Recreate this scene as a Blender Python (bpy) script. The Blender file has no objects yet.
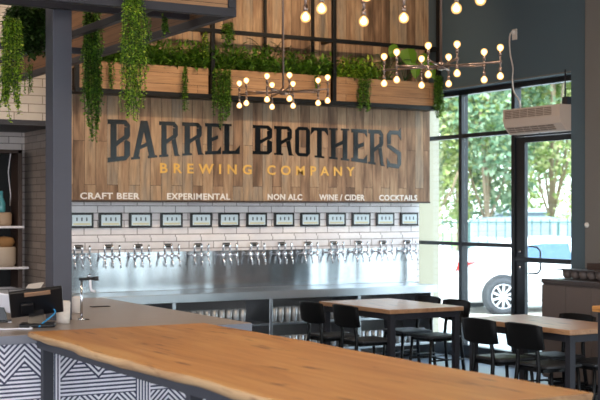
import bpy, bmesh, math, random
from mathutils import Vector, Matrix, Euler
random.seed(7)
col = bpy.context.scene.collection
R = math.radians
F = 1225.0; YAW = R(30.1); H = 1.76; HY = 211.0

# ------------------------------------------------------------ measuring helpers
def ray(px):
    u = (px-300)/F
    return (math.sin(YAW)+math.cos(YAW)*u, math.cos(YAW)-math.sin(YAW)*u)
def onY(px, Y, py=None):
    a, b = ray(px); d = Y/b
    return Vector((a*d, Y, H-(py-HY)*d/F if py is not None else 0))
def onX(px, X, py=None):
    a, b = ray(px); d = X/a
    return Vector((X, b*d, H-(py-HY)*d/F if py is not None else 0))
def atd(px, py, d):
    a, b = ray(px)
    return Vector((a*d, b*d, H-(py-HY)*d/F))

# ------------------------------------------------------------ colour / materials
def srgb(c):
    if isinstance(c, str):
        c = [int(c[i:i+2], 16)/255 for i in (0, 2, 4)]
    return tuple((x/12.92 if x <= .04045 else ((x+.055)/1.055)**2.4) for x in c)+(1,)
MATS = {}
class NT:
    def __init__(s, m): s.t = m.node_tree; s.n = s.t.nodes; s.l = s.t.links
    def new(s, typ, **kw):
        n = s.n.new(typ)
        for k, v in kw.items():
            if k in n.inputs.keys(): n.inputs[k].default_value = v
            else: setattr(n, k, v)
        return n
    def link(s, a, b): s.l.new(a, b)
    def math(s, op, a, b=None, c=None):
        n = s.n.new('ShaderNodeMath'); n.operation = op
        for i, v in enumerate((a, b, c)):
            if v is None: continue
            if isinstance(v, (int, float)): n.inputs[i].default_value = v
            else: s.l.new(v, n.inputs[i])
        return n.outputs[0]
def base(name, color, rough=.5, metal=0, **kw):
    m = bpy.data.materials.new(name); m.use_nodes = True
    b = m.node_tree.nodes['Principled BSDF']
    b.inputs['Base Color'].default_value = srgb(color)
    b.inputs['Roughness'].default_value = rough
    b.inputs['Metallic'].default_value = metal
    for k, v in kw.items(): b.inputs[k].default_value = v
    MATS[name] = m
    return m, NT(m), b
def plain(name, color, rough=.5, metal=0, var=.12, scale=8, bump=0, **kw):
    m, t, b = base(name, color, rough, metal, **kw)
    tc = t.new('ShaderNodeTexCoord'); nz = t.new('ShaderNodeTexNoise', Scale=scale, Detail=4.0)
    t.link(tc.outputs['Object'], nz.inputs['Vector'])
    mx = t.new('ShaderNodeMix', data_type='RGBA', blend_type='MULTIPLY'); mx.inputs['Factor'].default_value = 1
    rp = t.new('ShaderNodeMapRange'); rp.inputs['To Min'].default_value = 1-var; rp.inputs['To Max'].default_value = 1+var
    t.link(nz.outputs['Fac'], rp.inputs['Value'])
    mx.inputs[6].default_value = srgb(color); t.link(rp.outputs[0], mx.inputs[7])
    t.link(mx.outputs[2], b.inputs['Base Color'])
    if bump:
        bp = t.new('ShaderNodeBump', Strength=bump, Distance=.01); t.link(nz.outputs['Fac'], bp.inputs['Height'])
        t.link(bp.outputs[0], b.inputs['Normal'])
    return m
def ramp(t, fac, stops):
    r = t.new('ShaderNodeValToRGB'); e = r.color_ramp.elements
    while len(e) < len(stops): e.new(.5)
    for i, (p, c) in enumerate(stops): e[i].position = p; e[i].color = srgb(c)
    t.link(fac, r.inputs[0]); return r.outputs[0]
def swizzle(t, a, b, c=None):
    tc = t.new('ShaderNodeTexCoord'); s = t.new('ShaderNodeSeparateXYZ'); t.link(tc.outputs['Object'], s.inputs[0])
    k = t.new('ShaderNodeCombineXYZ')
    t.link(s.outputs[a], k.inputs[0]); t.link(s.outputs[b], k.inputs[1])
    if c is not None: t.link(s.outputs[c], k.inputs[2])
    return k.outputs[0]
def tiles(name, a, c1, c2, mortar, bw=.305, bh=.079, rough=.35):
    m, t, b = base(name, c1, rough)
    v = swizzle(t, a, 2)
    br = t.new('ShaderNodeTexBrick', Scale=1.0, offset=.5)
    for k, val in (('Color1', srgb(c1)), ('Color2', srgb(c2)), ('Mortar', srgb(mortar)), ('Mortar Size', .005), ('Brick Width', bw), ('Row Height', bh), ('Mortar Smooth', .1), ('Bias', 0.0)):
        br.inputs[k].default_value = val
    t.link(v, br.inputs['Vector'])
    nz = t.new('ShaderNodeTexNoise', Scale=9.0, Detail=5.0); t.link(v, nz.inputs['Vector'])
    rp = t.new('ShaderNodeMapRange'); rp.inputs['To Min'].default_value = .86; rp.inputs['To Max'].default_value = 1.12
    t.link(nz.outputs['Fac'], rp.inputs['Value'])
    mx = t.new('ShaderNodeMix', data_type='RGBA', blend_type='MULTIPLY'); mx.inputs['Factor'].default_value = 1
    t.link(br.outputs['Color'], mx.inputs[6]); t.link(rp.outputs[0], mx.inputs[7]); t.link(mx.outputs[2], b.inputs['Base Color'])
    bp = t.new('ShaderNodeBump', Strength=.15, Distance=.003, invert=True); t.link(br.outputs['Fac'], bp.inputs['Height']); t.link(bp.outputs[0], b.inputs['Normal'])
    return m
def planks(name, along, across, cols, plank=.13, length=1.3, rough=.65, grain=(3, 60), seam='2a1d14', mort=.002, along_s=None, gl=.35):
    """boards running along one axis, each with its own tone and its own streaks"""
    m, t, b = base(name, cols[0], rough)
    v = swizzle(t, along, across)
    br = t.new('ShaderNodeTexBrick', Scale=1.0, offset=.37)
    for k, val in (('Color1', (0, 0, 0, 1)), ('Color2', (1, 1, 1, 1)), ('Mortar', (.5, .5, .5, 1)), ('Mortar Size', mort), ('Brick Width', length), ('Row Height', plank), ('Mortar Smooth', .1), ('Bias', 0.0)):
        br.inputs[k].default_value = val
    t.link(v, br.inputs['Vector'])
    bwn = t.new('ShaderNodeSeparateColor'); t.link(br.outputs['Color'], bwn.inputs[0])
    off = t.math('MULTIPLY', bwn.outputs[0], 37.0)
    s = t.new('ShaderNodeSeparateXYZ'); t.link(v, s.inputs[0])
    k = t.new('ShaderNodeCombineXYZ')
    t.link(t.math('MULTIPLY', s.outputs[0], float(grain[0])), k.inputs[0]); t.link(t.math('MULTIPLY', s.outputs[1], float(grain[1])), k.inputs[1]); t.link(off, k.inputs[2])
    nz = t.new('ShaderNodeTexNoise', Scale=1.0, Detail=6.0, Roughness=.6, Distortion=.4); t.link(k.outputs[0], nz.inputs['Vector'])
    k2 = t.new('ShaderNodeCombineXYZ')
    t.link(t.math('MULTIPLY', s.outputs[0], 1.6), k2.inputs[0]); t.link(t.math('MULTIPLY', s.outputs[1], 9.0), k2.inputs[1]); t.link(off, k2.inputs[2])
    nb = t.new('ShaderNodeTexNoise', Scale=1.0, Detail=3.0); t.link(k2.outputs[0], nb.inputs['Vector'])
    fac = t.math('ADD', t.math('MULTIPLY', bwn.outputs[0], .55), t.math('MULTIPLY', t.math('SUBTRACT', nb.outputs['Fac'], .5), 1.1))
    fac = t.math('ADD', fac, .22)
    n = len(cols)
    c = ramp(t, fac, [(i/(n-1), cc) for i, cc in enumerate(cols)])
    mx = t.new('ShaderNodeMix', data_type='RGBA', blend_type='MULTIPLY'); mx.inputs['Factor'].default_value = 1
    rp = t.new('ShaderNodeMapRange'); rp.inputs['From Min'].default_value = .3; rp.inputs['From Max'].default_value = .7
    rp.inputs['To Min'].default_value = 1-gl; rp.inputs['To Max'].default_value = 1+gl*.5
    t.link(nz.outputs['Fac'], rp.inputs['Value']); t.link(c, mx.inputs[6]); t.link(rp.outputs[0], mx.inputs[7])
    m2 = t.new('ShaderNodeMix', data_type='RGBA'); t.link(br.outputs['Fac'], m2.inputs['Factor']); t.link(mx.outputs[2], m2.inputs[6]); m2.inputs[7].default_value = srgb(seam)
    t.link(m2.outputs[2], b.inputs['Base Color'])
    bp = t.new('ShaderNodeBump', Strength=.3, Distance=.003); t.link(nz.outputs['Fac'], bp.inputs['Height']); t.link(bp.outputs[0], b.inputs['Normal'])
    return m
def emit(name, color, s):
    m, t, b = base(name, color, .4)
    b.inputs['Emission Color'].default_value = srgb(color); b.inputs['Emission Strength'].default_value = s
    return m
def leafmat(name, cols, rough=.45):
    m, t, b = base(name, cols[0], rough)
    g = t.new('ShaderNodeNewGeometry')
    c = ramp(t, g.outputs['Random Per Island'], [(i/(len(cols)-1), cc) for i, cc in enumerate(cols)])
    t.link(c, b.inputs['Base Color'])
    tr = t.new('ShaderNodeBsdfTranslucent'); t.link(c, tr.inputs['Color'])
    ms = t.new('ShaderNodeMixShader'); ms.inputs[0].default_value = .35
    out = [n for n in t.n if n.type == 'OUTPUT_MATERIAL'][0]
    t.link(b.outputs[0], ms.inputs[1]); t.link(tr.outputs[0], ms.inputs[2]); t.link(ms.outputs[0], out.inputs[0])
    return m
def glassmat(name, tint='f4fbfa', refl=1.0, rough=0.0):
    m = bpy.data.materials.new(name); m.use_nodes = True; t = NT(m)
    t.n.remove(t.n['Principled BSDF']); out = t.n['Material Output']
    tr = t.new('ShaderNodeBsdfTransparent'); tr.inputs[0].default_value = srgb(tint)
    gl = t.new('ShaderNodeBsdfGlossy'); gl.inputs['Roughness'].default_value = rough
    fr = t.new('ShaderNodeFresnel', IOR=1.45); ms = t.new('ShaderNodeMixShader')
    ge = t.new('ShaderNodeNewGeometry')      # the same reflectance on both faces of a thin pane
    t.link(t.math('ADD', 1.45, t.math('MULTIPLY', ge.outputs['Backfacing'], 1/1.45-1.45)), fr.inputs['IOR'])
    t.link(t.math('ADD', t.math('MULTIPLY', fr.outputs[0], refl), .28 if refl > 1 else 0.0), ms.inputs[0]); t.link(tr.outputs[0], ms.inputs[1]); t.link(gl.outputs[0], ms.inputs[2])
    if refl > 1:      # glassware: white diffuse mixed in to stand for its bright highlights
        df = t.new('ShaderNodeBsdfDiffuse'); df.inputs[0].default_value = (.85, .88, .9, 1); m2 = t.new('ShaderNodeMixShader'); m2.inputs[0].default_value = .3
        t.link(ms.outputs[0], m2.inputs[1]); t.link(df.outputs[0], m2.inputs[2]); t.link(m2.outputs[0], out.inputs[0])
    else: t.link(ms.outputs[0], out.inputs[0])
    MATS[name] = m; return m

M = {}
M['tile'] = tiles('white_subway_tile', 0, 'f3f0f2', 'e4e0e4', '8f8889')
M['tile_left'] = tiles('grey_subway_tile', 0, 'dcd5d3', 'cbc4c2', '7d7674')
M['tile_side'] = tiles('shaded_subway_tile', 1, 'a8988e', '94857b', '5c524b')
M['barn'] = planks('barn_wood', 2, 0, ['4a3624', '745842', '9c7b5f', 'b39474', '9a8875', 'b19273'], plank=.125, length=1.25, gl=.38, grain=(4, 34))
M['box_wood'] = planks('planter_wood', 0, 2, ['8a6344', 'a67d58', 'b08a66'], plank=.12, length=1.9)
M['box_wood_shaded'] = planks('planter_wood_shaded', 1, 2, ['5c3f2c', '75523a', '86603f'], plank=.12, length=1.9)  # unlit inner side boards: their shade is put into darker wood tones
M['steel'] = plain('dark_steel', '34343b', .5, .3, var=.06)
M['column'] = plain('painted_column', '4b4b54', .45, .2, var=.05)
M['black'] = plain('black_metal', '0e0f11', .42, .0, var=.1, **{'Specular IOR Level': .3})
M['blackwood'] = plain('black_stained_ply', '08080a', .5, 0, var=.2, scale=20, **{'Specular IOR Level': .22})
M['seat'] = plain('dark_seat', '3a3b3e', .45, 0, var=.1)
M['frame_al'] = plain('window_frame_dark', '2b2f34', .35, .4, var=.05)
M['slate'] = plain('slate_paint', '51626b', .7, 0, var=.03, scale=3)
M['slate_warm'] = plain('taupe_paint', '74706c', .7, 0, var=.03, scale=3)
M['ceil'] = plain('ceiling_paint', '56504a', .9, 0, var=.05)
M['plaster'] = plain('pale_plaster', 'b5ab9c', .8, 0, var=.04)
M['chrome'] = plain('chrome', 'd8d8dc', .15, 1, var=.02)
M['brass'] = plain('warm_nickel', 'b08a6a', .25, 1, var=.05)
M['copper'] = plain('copper_arm', '98847a', .3, .9, var=.05)
M['bartop'] = plain('bar_top', '8d8077', .3, 0, var=.1, scale=12)
M['baredge'] = plain('bar_edge', '7c7e88', .5, 0, var=.08)
M['white'] = plain('white_plastic', 'e6e4ea', .35, 0, var=.02)
M['paper'] = plain('paper', 'ded2c8', .8, 0, var=.05)
M['blackplastic'] = plain('black_plastic', '17171a', .3, 0, var=.05)
M['blue'] = plain('blue_cable', '2f8fc6', .4, 0, var=.05)
M['cabinet'] = plain('cabinet_laminate', '655a56', .5, 0, var=.04)
M['cabtop'] = plain('cabinet_top', '3e3533', .35, 0, var=.05)
M['browndark'] = plain('dark_brown_wood', '3c2c25', .5, 0, var=.2)
M['beige'] = plain('heater_casing', 'd6c3b4', .5, 0, var=.02)
M['grille'] = plain('heater_grille', '8f7d70', .6, 0, var=.05)
M['yellow'] = plain('yellow_paint', 'e3b45c', .6, 0, var=.05)
M['offwhite'] = plain('offwhite_paint', 'eee9e4', .6, 0, var=.03)
M['signblack'] = plain('sign_black_gloss', '0a1014', .2, 0, var=.1, **{'Specular IOR Level': .4})
M['floor'] = plain('polished_concrete', '7d8894', .28, 0, var=.12, scale=2)
M['terra'] = plain('soil', '2a1c14', .9, 0)
M['leaf'] = leafmat('ivy_leaf', ['3f5f1c', '6f9a28', '9cc23a', 'c6d24e'])
M['leaf_mid'] = leafmat('fern_leaf', ['35561c', '5a8a28', '8ab03c'])
M['leaf_dark'] = leafmat('dark_leaf', ['1e3414', '2c4a1a', '48682a'])
M['leaf_red'] = leafmat('dusky_leaf', ['2a2018', '3a2c20', '34381f'])
M['tree'] = leafmat('tree_leaf', ['6f8c4e', '9db068', 'bfc788', 'dcdcb0'])
M['tree2'] = leafmat('tree_leaf_blue', ['587e62', '7c9a7a', 'a3b698'])
M['bark'] = plain('bark', '94836e', .9)
M['glass'] = glassmat('window_glass')
M['pint'] = glassmat('drinking_glass', 'e6eef2', 4.0, .25)
M['bulb'] = emit('bulb_glow', 'ffd9a0', 16.0)
def envelope():
    m = bpy.data.materials.new('amber_bulb_glass'); m.use_nodes = True; t = NT(m); t.n.remove(t.n['Principled BSDF'])
    tr = t.new('ShaderNodeBsdfTransparent'); tr.inputs[0].default_value = (1, .86, .62, 1)
    em = t.new('ShaderNodeEmission', Strength=1.9); em.inputs[0].default_value = (1, .56, .2, 1)
    ms = t.new('ShaderNodeMixShader'); ms.inputs[0].default_value = .6
    t.link(tr.outputs[0], ms.inputs[1]); t.link(em.outputs[0], ms.inputs[2]); t.link(ms.outputs[0], t.n['Material Output'].inputs[0]); return m
M['envelope'] = envelope()
M['carwhite'] = plain('white_car_paint', 'eeeef0', .2, 0, var=.01)
M['carsilver'] = plain('silver_car_paint', '87939b', .25, .4, var=.01)
M['carblue'] = plain('blue_grey_car_paint', '6f8ea6', .25, .2, var=.01)
M['carglass'] = plain('car_glass', '4a6482', .08, 0, var=.05)
M['carglass_far'] = plain('far_car_glass', '64727a', .45)
M['tyre'] = plain('tyre_rubber', '3c3e43', .8)
M['rim'] = plain('alloy_rim', 'd9dade', .25, .7, var=.02)
M['rimdark'] = plain('wheel_recess', '2c2d31', .7)
M['red'] = plain('tail_light_red', 'c0302a', .2)
M['asphalt'] = plain('sunlit_pavement', 'b9b4ac', .9, 0, var=.08, scale=1.5)
M['fence'] = plain('fence_green', '2f5550', .6)
M['cream'] = plain('cream_stucco', 'b5aa94', .85, 0, var=.04)
M['brassline'] = MATS['warm_nickel']

# stainless sheet: slightly buckled so that it mirrors the windows in soft upright bands
def stainless(name, ax=0, rough=.17, st=.5):
    m, t, b = base(name, 'c3c8cd', rough, 1)
    v = swizzle(t, ax, 2)
    s = t.new('ShaderNodeSeparateXYZ'); t.link(v, s.inputs[0])
    k = t.new('ShaderNodeCombineXYZ'); t.link(t.math('MULTIPLY', s.outputs[0], 2.6), k.inputs[0]); t.link(t.math('MULTIPLY', s.outputs[1], .5), k.inputs[1])
    nz = t.new('ShaderNodeTexNoise', Scale=1.0, Detail=1.0); t.link(k.outputs[0], nz.inputs['Vector'])
    bp = t.new('ShaderNodeBump', Strength=st, Distance=.05); t.link(nz.outputs['Fac'], bp.inputs['Height']); t.link(bp.outputs[0], b.inputs['Normal'])
    return m
M['inox'] = stainless('stainless_sheet')
M['inox_top'] = plain('stainless_top', 'c3c8cd', .3, 1, var=.03)

# solid oak slab with grain along Y
def slab(name, cols, rough=.38):
    m, t, b = base(name, cols[0], rough)
    tc = t.new('ShaderNodeTexCoord'); mp = t.new('ShaderNodeMapping'); t.link(tc.outputs['Object'], mp.inputs[0])
    mp.inputs['Scale'].default_value = (9, .8, 9)
    nz = t.new('ShaderNodeTexNoise', Scale=1.0, Detail=7.0, Roughness=.6, Distortion=1.2); t.link(mp.outputs[0], nz.inputs['Vector'])
    mp2 = t.new('ShaderNodeMapping'); t.link(tc.outputs['Object'], mp2.inputs[0]); mp2.inputs['Scale'].default_value = (16, 2.6, 16)
    n2 = t.new('ShaderNodeTexNoise', Scale=1.0, Detail=2.0); t.link(mp2.outputs[0], n2.inputs['Vector'])
    c = ramp(t, nz.outputs['Fac'], [(.3, cols[0]), (.5, cols[1]), (.7, cols[2])])
    dk = ramp(t, n2.outputs['Fac'], [(.29, '7a4a26'), (.37, 'ffffff')])
    mx = t.new('ShaderNodeMix', data_type='RGBA', blend_type='MULTIPLY'); mx.inputs['Factor'].default_value = .8
    t.link(c, mx.inputs[6]); t.link(dk, mx.inputs[7]); t.link(mx.outputs[2], b.inputs['Base Color'])
    return m
M['oak'] = slab('live_edge_oak', ['ad7038', 'c18346', 'd09a5a'])
M['oak_edge'] = slab('live_edge_sapwood', ['7c583a', 'a07a56', 'b8946c'], .85)
M['table'] = slab('dining_table_wood', ['a97c58', 'b98c68', 'c49b78'], .32)

# bar front: white panel printed with navy chevrons
def barfront():
    m, t, b = base('bar_front_pattern', 'e2dfe6', .45)
    tc = t.new('ShaderNodeTexCoord'); s = t.new('ShaderNodeSeparateXYZ'); t.link(tc.outputs['Object'], s.inputs[0])
    X, Z = s.outputs[0], s.outputs[2]
    P = .586; x0 = 2.353-5*P
    q = t.math('MODULO', t.math('SUBTRACT', X, x0), P)          # 0..P
    instr = t.math('LESS_THAN', q, .1)
    w = .243
    q2 = t.math('MODULO', t.math('SUBTRACT', q, .1), w)
    a = t.math('ABSOLUTE', t.math('SUBTRACT', q2, w/2))
    vz = t.math('SUBTRACT', t.math('MODULO', t.math('ADD', t.math('SUBTRACT', Z, .856), 3*.36+.22), .36), .22)
    edge = t.math('ADD', vz, t.math('MULTIPLY', a, 1.0))      # >0 above the peak
    above = t.math('GREATER_THAN', edge, .0)
    p = .0243
    sd = t.math('GREATER_THAN', t.math('FRACT', t.math('ADD', t.math('DIVIDE', edge, p*1.45), 10.0)), .46)
    sh = t.math('GREATER_THAN', t.math('FRACT', t.math('ADD', t.math('DIVIDE', Z, p), 10.0)), .46)
    sv = t.math('GREATER_THAN', t.math('FRACT', t.math('ADD', t.math('DIVIDE', q, .02), 10.0)), .46)
    tri = t.math('ADD', t.math('MULTIPLY', above, sd), t.math('MULTIPLY', t.math('SUBTRACT', 1.0, above), sh))
    allm = t.math('ADD', t.math('MULTIPLY', instr, sv), t.math('MULTIPLY', t.math('SUBTRACT', 1.0, instr), tri))
    mx = t.new('ShaderNodeMix', data_type='RGBA'); t.link(allm, mx.inputs['Factor'])
    mx.inputs[6].default_value = srgb('3d3d58'); mx.inputs[7].default_value = srgb('e6e3ea'); t.link(mx.outputs[2], b.inputs['Base Color'])
    return m
M['barfront'] = barfront()

# ------------------------------------------------------------ mesh helpers
class MB:
    def __init__(s): s.b = bmesh.new()
    def box(s, x0, x1, y0, y1, z0, z1, bev=0, mi=0, mat=None):
        v = [s.b.verts.new((x, y, z)) for x in (x0, x1) for y in (y0, y1) for z in (z0, z1)]
        fs = [s.b.faces.new([v[i] for i in f]) for f in ((0, 1, 3, 2), (4, 6, 7, 5), (0, 4, 5, 1), (2, 3, 7, 6), (0, 2, 6, 4), (1, 5, 7, 3))]
        for f in fs: f.material_index = mi
        if bev:
            es = list({e for f in fs for e in f.edges})
            bmesh.ops.bevel(s.b, geom=es, offset=bev, segments=2, affect='EDGES', profile=.5)
        if mat is not None: bmesh.ops.transform(s.b, matrix=mat, verts=s.b.verts[:])
        return s
    def cyl(s, p0, p1, r, r2=None, seg=12, caps=True, mi=0):
        p0, p1 = Vector(p0), Vector(p1); r2 = r if r2 is None else r2
        d = (p1-p0).normalized(); a = d.orthogonal().normalized(); c = d.cross(a)
        A = [s.b.verts.new(p0+(a*math.cos(2*math.pi*i/seg)+c*math.sin(2*math.pi*i/seg))*r) for i in range(seg)]
        B = [s.b.verts.new(p1+(a*math.cos(2*math.pi*i/seg)+c*math.sin(2*math.pi*i/seg))*r2) for i in range(seg)]
        for i in range(seg):
            f = s.b.faces.new((A[i], A[(i+1) % seg], B[(i+1) % seg], B[i])); f.smooth = True; f.material_index = mi
        if caps:
            s.b.faces.new(A[::-1]).material_index = mi; s.b.faces.new(B).material_index = mi
        return s
    def tube(s, pts, r, seg=8):
        pts = [Vector(p) for p in pts]; rings = []
        n = None
        for i, p in enumerate(pts):
            d = (pts[min(i+1, len(pts)-1)]-pts[max(i-1, 0)]).normalized()
            n = d.orthogonal().normalized() if n is None else (n-d*n.dot(d)).normalized()
            c = d.cross(n)
            rings.append([s.b.verts.new(p+(n*math.cos(2*math.pi*k/seg)+c*math.sin(2*math.pi*k/seg))*r) for k in range(seg)])
        for a, b in zip(rings, rings[1:]):
            for k in range(seg):
                s.b.faces.new((a[k], a[(k+1) % seg], b[(k+1) % seg], b[k])).smooth = True
        s.b.faces.new(rings[0][::-1]); s.b.faces.new(rings[-1])
        return s
    def lathe(s, prof, o=(0, 0, 0), seg=16, axis='z', close=True):
        o = Vector(o); rings = []
        for r, z in prof:
            ring = []
            for k in range(seg):
                a = 2*math.pi*k/seg
                p = Vector((r*math.cos(a), r*math.sin(a), z))
                if axis == 'y': p = Vector((p.x, p.z, p.y))
                ring.append(s.b.verts.new(o+p))
            rings.append(ring)
        for a, b in zip(rings, rings[1:]):
            for k in range(seg):
                f = s.b.faces.new((a[k], a[(k+1) % seg], b[(k+1) % seg], b[k])); f.smooth = True
        if close:
            s.b.faces.new(rings[0][::-1]); s.b.faces.new(rings[-1])
        return s
    def poly(s, pts3, vec, mi=0):
        vec = Vector(vec)
        A = [s.b.verts.new(Vector(p)) for p in pts3]; B = [s.b.verts.new(Vector(p)+vec) for p in pts3]
        n = len(A)
        s.b.faces.new(A).material_index = mi; s.b.faces.new(B[::-1]).material_index = mi
        for i in range(n): s.b.faces.new((A[i], B[i], B[(i+1) % n], A[(i+1) % n])).material_index = mi
        return s
    def leaf(s, p, d, up, L, W):
        p = Vector(p); d = d.normalized(); w = d.cross(up)
        if w.length < 1e-4: w = d.orthogonal()
        w.normalize(); n = w.cross(d)
        a = s.b.verts.new(p); t = s.b.verts.new(p+d*L)
        l = s.b.verts.new(p+d*L*.45+w*W*.5+n*W*.15); r = s.b.verts.new(p+d*L*.45-w*W*.5+n*W*.15)
        s.b.faces.new((a, l, t)); s.b.faces.new((a, t, r))
    def build(s, name, mat, parent=None, loc=None, recalc=True):
        me = bpy.data.meshes.new(name)
        if recalc: bmesh.ops.recalc_face_normals(s.b, faces=s.b.faces)
        s.b.to_mesh(me); s.b.free()
        for mm in (mat if isinstance(mat, (list, tuple)) else [mat]): me.materials.append(mm)
        o = bpy.data.objects.new(name, me); col.objects.link(o)
        if parent: o.parent = parent
        if loc is not None: o.location = loc
        return o
def tag(o, label=None, cat=None, group=None, kind=None):
    if label: o['label'] = label
    if cat: o['category'] = cat
    if group: o['group'] = group
    if kind: o['kind'] = kind
    return o
def thing(name, label, cat, loc=(0, 0, 0), rz=0, group=None):
    o = bpy.data.objects.new(name, None); col.objects.link(o); o.empty_display_size = .1
    o.location = loc; o.rotation_euler = (0, 0, rz)
    return tag(o, label, cat, group)
def copy_tree(o, parent=None):
    c = o.copy(); col.objects.link(c)
    if parent: c.parent = parent
    for ch in list(o.children): copy_tree(ch, c)
    return c
def dup(o, loc, rz=None, label=None, group=None):
    c = copy_tree(o); c.location = loc
    if rz is not None: c.rotation_euler = (0, 0, rz)
    if label: c['label'] = label
    if group: c['group'] = group
    return c
def struct(name, mb, mat, parent=None, label=None):
    o = mb.build(name, mat, parent); o['kind'] = 'structure'
    if label: o['label'] = label
    return o
ORD = ['first', 'second', 'third', 'fourth', 'fifth', 'sixth', 'seventh', 'eighth', 'ninth', 'tenth', 'eleventh', 'twelfth', 'thirteenth']

# ------------------------------------------------------------ room shell
YB = 12.5      # tap wall
XW = 8.95      # inner face of the window wall
XS = 9.10      # storefront plane
YN = 13.7      # back of the niche at the left
XN = 4.30      # side of that niche
ZC = 5.0
struct('floor', MB().box(-3.5, 9.3, -4, 14.0, -.1, 0), M['floor'])
struct('ceiling', MB().box(-3.5, 9.3, -4, 14.0, ZC, ZC+.1), M['ceil'])
struct('wall_back', MB().box(XN, 8.965, YB, 12.7, 0, ZC), M['tile'], label='white subway tile wall behind the beer taps')
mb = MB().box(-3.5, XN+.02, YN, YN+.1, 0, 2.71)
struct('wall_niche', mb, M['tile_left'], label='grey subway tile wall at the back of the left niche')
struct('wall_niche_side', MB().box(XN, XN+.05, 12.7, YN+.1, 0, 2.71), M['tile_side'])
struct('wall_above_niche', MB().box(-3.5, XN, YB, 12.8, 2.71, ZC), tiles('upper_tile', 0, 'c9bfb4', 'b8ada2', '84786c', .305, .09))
struct('wall_end', MB().box(8.9, 9.2, 12.96, 13.06, 0, ZC).box(8.9, 8.964, 12.7, 12.96, 0, ZC), M['cream'], label='cream wall end beyond the tap wall')
struct('trim_1', MB().box(-3.5, XN, YB-.01, YN, 2.655, 2.71), M['steel'], label='grey soffit strip over the niche')
struct('wall_left', MB().box(-3.6, -3.5, -4, -2.5, 0, ZC).box(-3.6, -3.5, 7.0, 14, 0, ZC).box(-3.6, -3.5, -2.5, 7.0, 0, .5).box(-3.6, -3.5, -2.5, 7.0, 4.0, ZC), M['plaster'])  # unseen large opening added here to let in cool fill daylight
mb = MB().box(-3.5, 9.3, -4.1, -4, 0, .6).box(-3.5, 9.3, -4.1, -4, 3.4, ZC).box(-3.5, -2.6, -4.1, -4, .6, 3.4).box(6.0, 9.3, -4.1, -4, .6, 3.4)
struct('wall_rear', mb, M['plaster'])
# window wall with its two openings
YJ = 9.74
mb = MB()
mb.box(XW, XW+.3, 5.6, YJ, 0, ZC)
mb.box(XW, XW+.3, YJ, 13.06, 3.22, ZC)
mb.box(XW, XW+.3, -4, 5.6, 3.22, ZC)
mb.box(XW, XW+.3, -4, -1.0, 0, 3.22)
struct('wall_right', mb, M['slate'], label='slate grey wall around the glass door')
struct('wall_right_pier', MB().box(XW-.05, XW, 5.6, onX(585, XW-.05).y, 0, ZC), M['slate_warm'], label='taupe painted pier beside the glass door')
struct('baseboard_right', MB().box(XW-.065, XW-.05, 5.6, 9.3, 0, .1), M['cabtop'])
# head trim above the storefront
struct('trim_2', MB().box(XW-.012, XW, YJ, YB-.2, 3.222, 3.235), M['slate_warm'])

def storefront(name, y0, y1, muls, rails, z1=3.22, label=None, sill=.15):
    mb = MB()
    t0, t1 = XS, XS+.1
    mb.box(t0, t1, y0, y1, 0, sill, .004); mb.box(t0, t1, y0, y1, z1-.06, z1, .004)
    for y, w in muls: mb.box(t0, t1, y, y+w, sill, z1-.06, .003)
    ys = sorted([(y0, y0)]+[(y, y+w) for y, w in muls]+[(y1, y1)])
    f = struct(name, mb, M['frame_al'], label=label)
    for (a, b), (c, d) in zip(ys, ys[1:]):
        if c-b < .05: continue
        zz = [(sill, sill)]+[(z, z+h) for z, h in rails]+[(z1-.06, z1-.06)]
        rb = MB()
        for z, h in rails: rb.box(t0+.004, t1-.004, b, c, z, z+h, .003)
        o = struct('window_rail', rb, M['frame_al'], f)
        for (e0, e1), (g0, g1) in zip(zz, zz[1:]):
            struct('window_pane', MB().box(t0+.045, t0+.051, b+.001, c-.001, e1+.001, g0-.001), M['glass'], f)
    return f
ym1 = onX(461.5, XS).y
yd1 = onX(514.5, XS).y
storefront('window_1', yd1, 12.95, [(ym1, .06), (yd1, .06)], [(1.34, .045), (2.64, .05)], label='dark framed storefront glazing left of the door')
storefront('window_2', -1.0, 5.6, [(-1.0, .05), (.6, .06), (2.2, .06), (3.8, .06), (5.55, .05)], [(1.34, .045), (2.64, .05)], label='storefront glazing further along the window wall')
# transom over the door, then the door leaf
mb = MB().box(XS, XS+.1, YJ-.2, yd1, 2.60, 2.66, .004).box(XS, XS+.1, YJ-.2, yd1, 3.16, 3.22, .004).box(XS, XS+.1, YJ-.2, YJ-.14, 0, 3.16, .004)
tw = struct('window_3', mb, M['frame_al'], label='transom frame over the glass door')
struct('window_pane', MB().box(XS+.045, XS+.051, YJ-.14, yd1, 2.66, 3.16), M['glass'], tw)
ydr = YJ-.14
mb = MB().box(XS+.02, XS+.07, yd1-.15, yd1-.005, .02, 2.595, .004).box(XS+.02, XS+.07, ydr, ydr+.1, .02, 2.595, .004)
mb.box(XS+.022, XS+.068, ydr+.1, yd1-.15, .02, .2, .004).box(XS+.022, XS+.068, ydr+.1, yd1-.15, 2.53, 2.595, .004)
door = struct('door_1', mb, M['frame_al'], label='black framed glass entrance door with a push bar')
struct('door_pane', MB().box(XS+.042, XS+.048, ydr+.1, yd1-.15, .2, 2.53), M['glass'], door)
struct('push_bar', MB().box(XS-.01, XS+.02, ydr, yd1-.02, 1.185, 1.24, .006), M['frame_al'], door)
pb = MB().tube([(XS+.07, yd1-.16, 1.36), (XS+.12, yd1-.17, 1.36), (XS+.13, yd1-.24, 1.35), (XS+.13, yd1-.29, 1.31), (XS+.13, yd1-.29, 1.10), (XS+.13, yd1-.25, 1.06), (XS+.12, yd1-.17, 1.05), (XS+.07, yd1-.16, 1.05)], .011)
struct('door_handle', pb, M['frame_al'], door)
lk = MB().lathe([(0.001, 0), (.02, 0), (.02, .015), (.001, .02)], (0, 0, 0))
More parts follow.
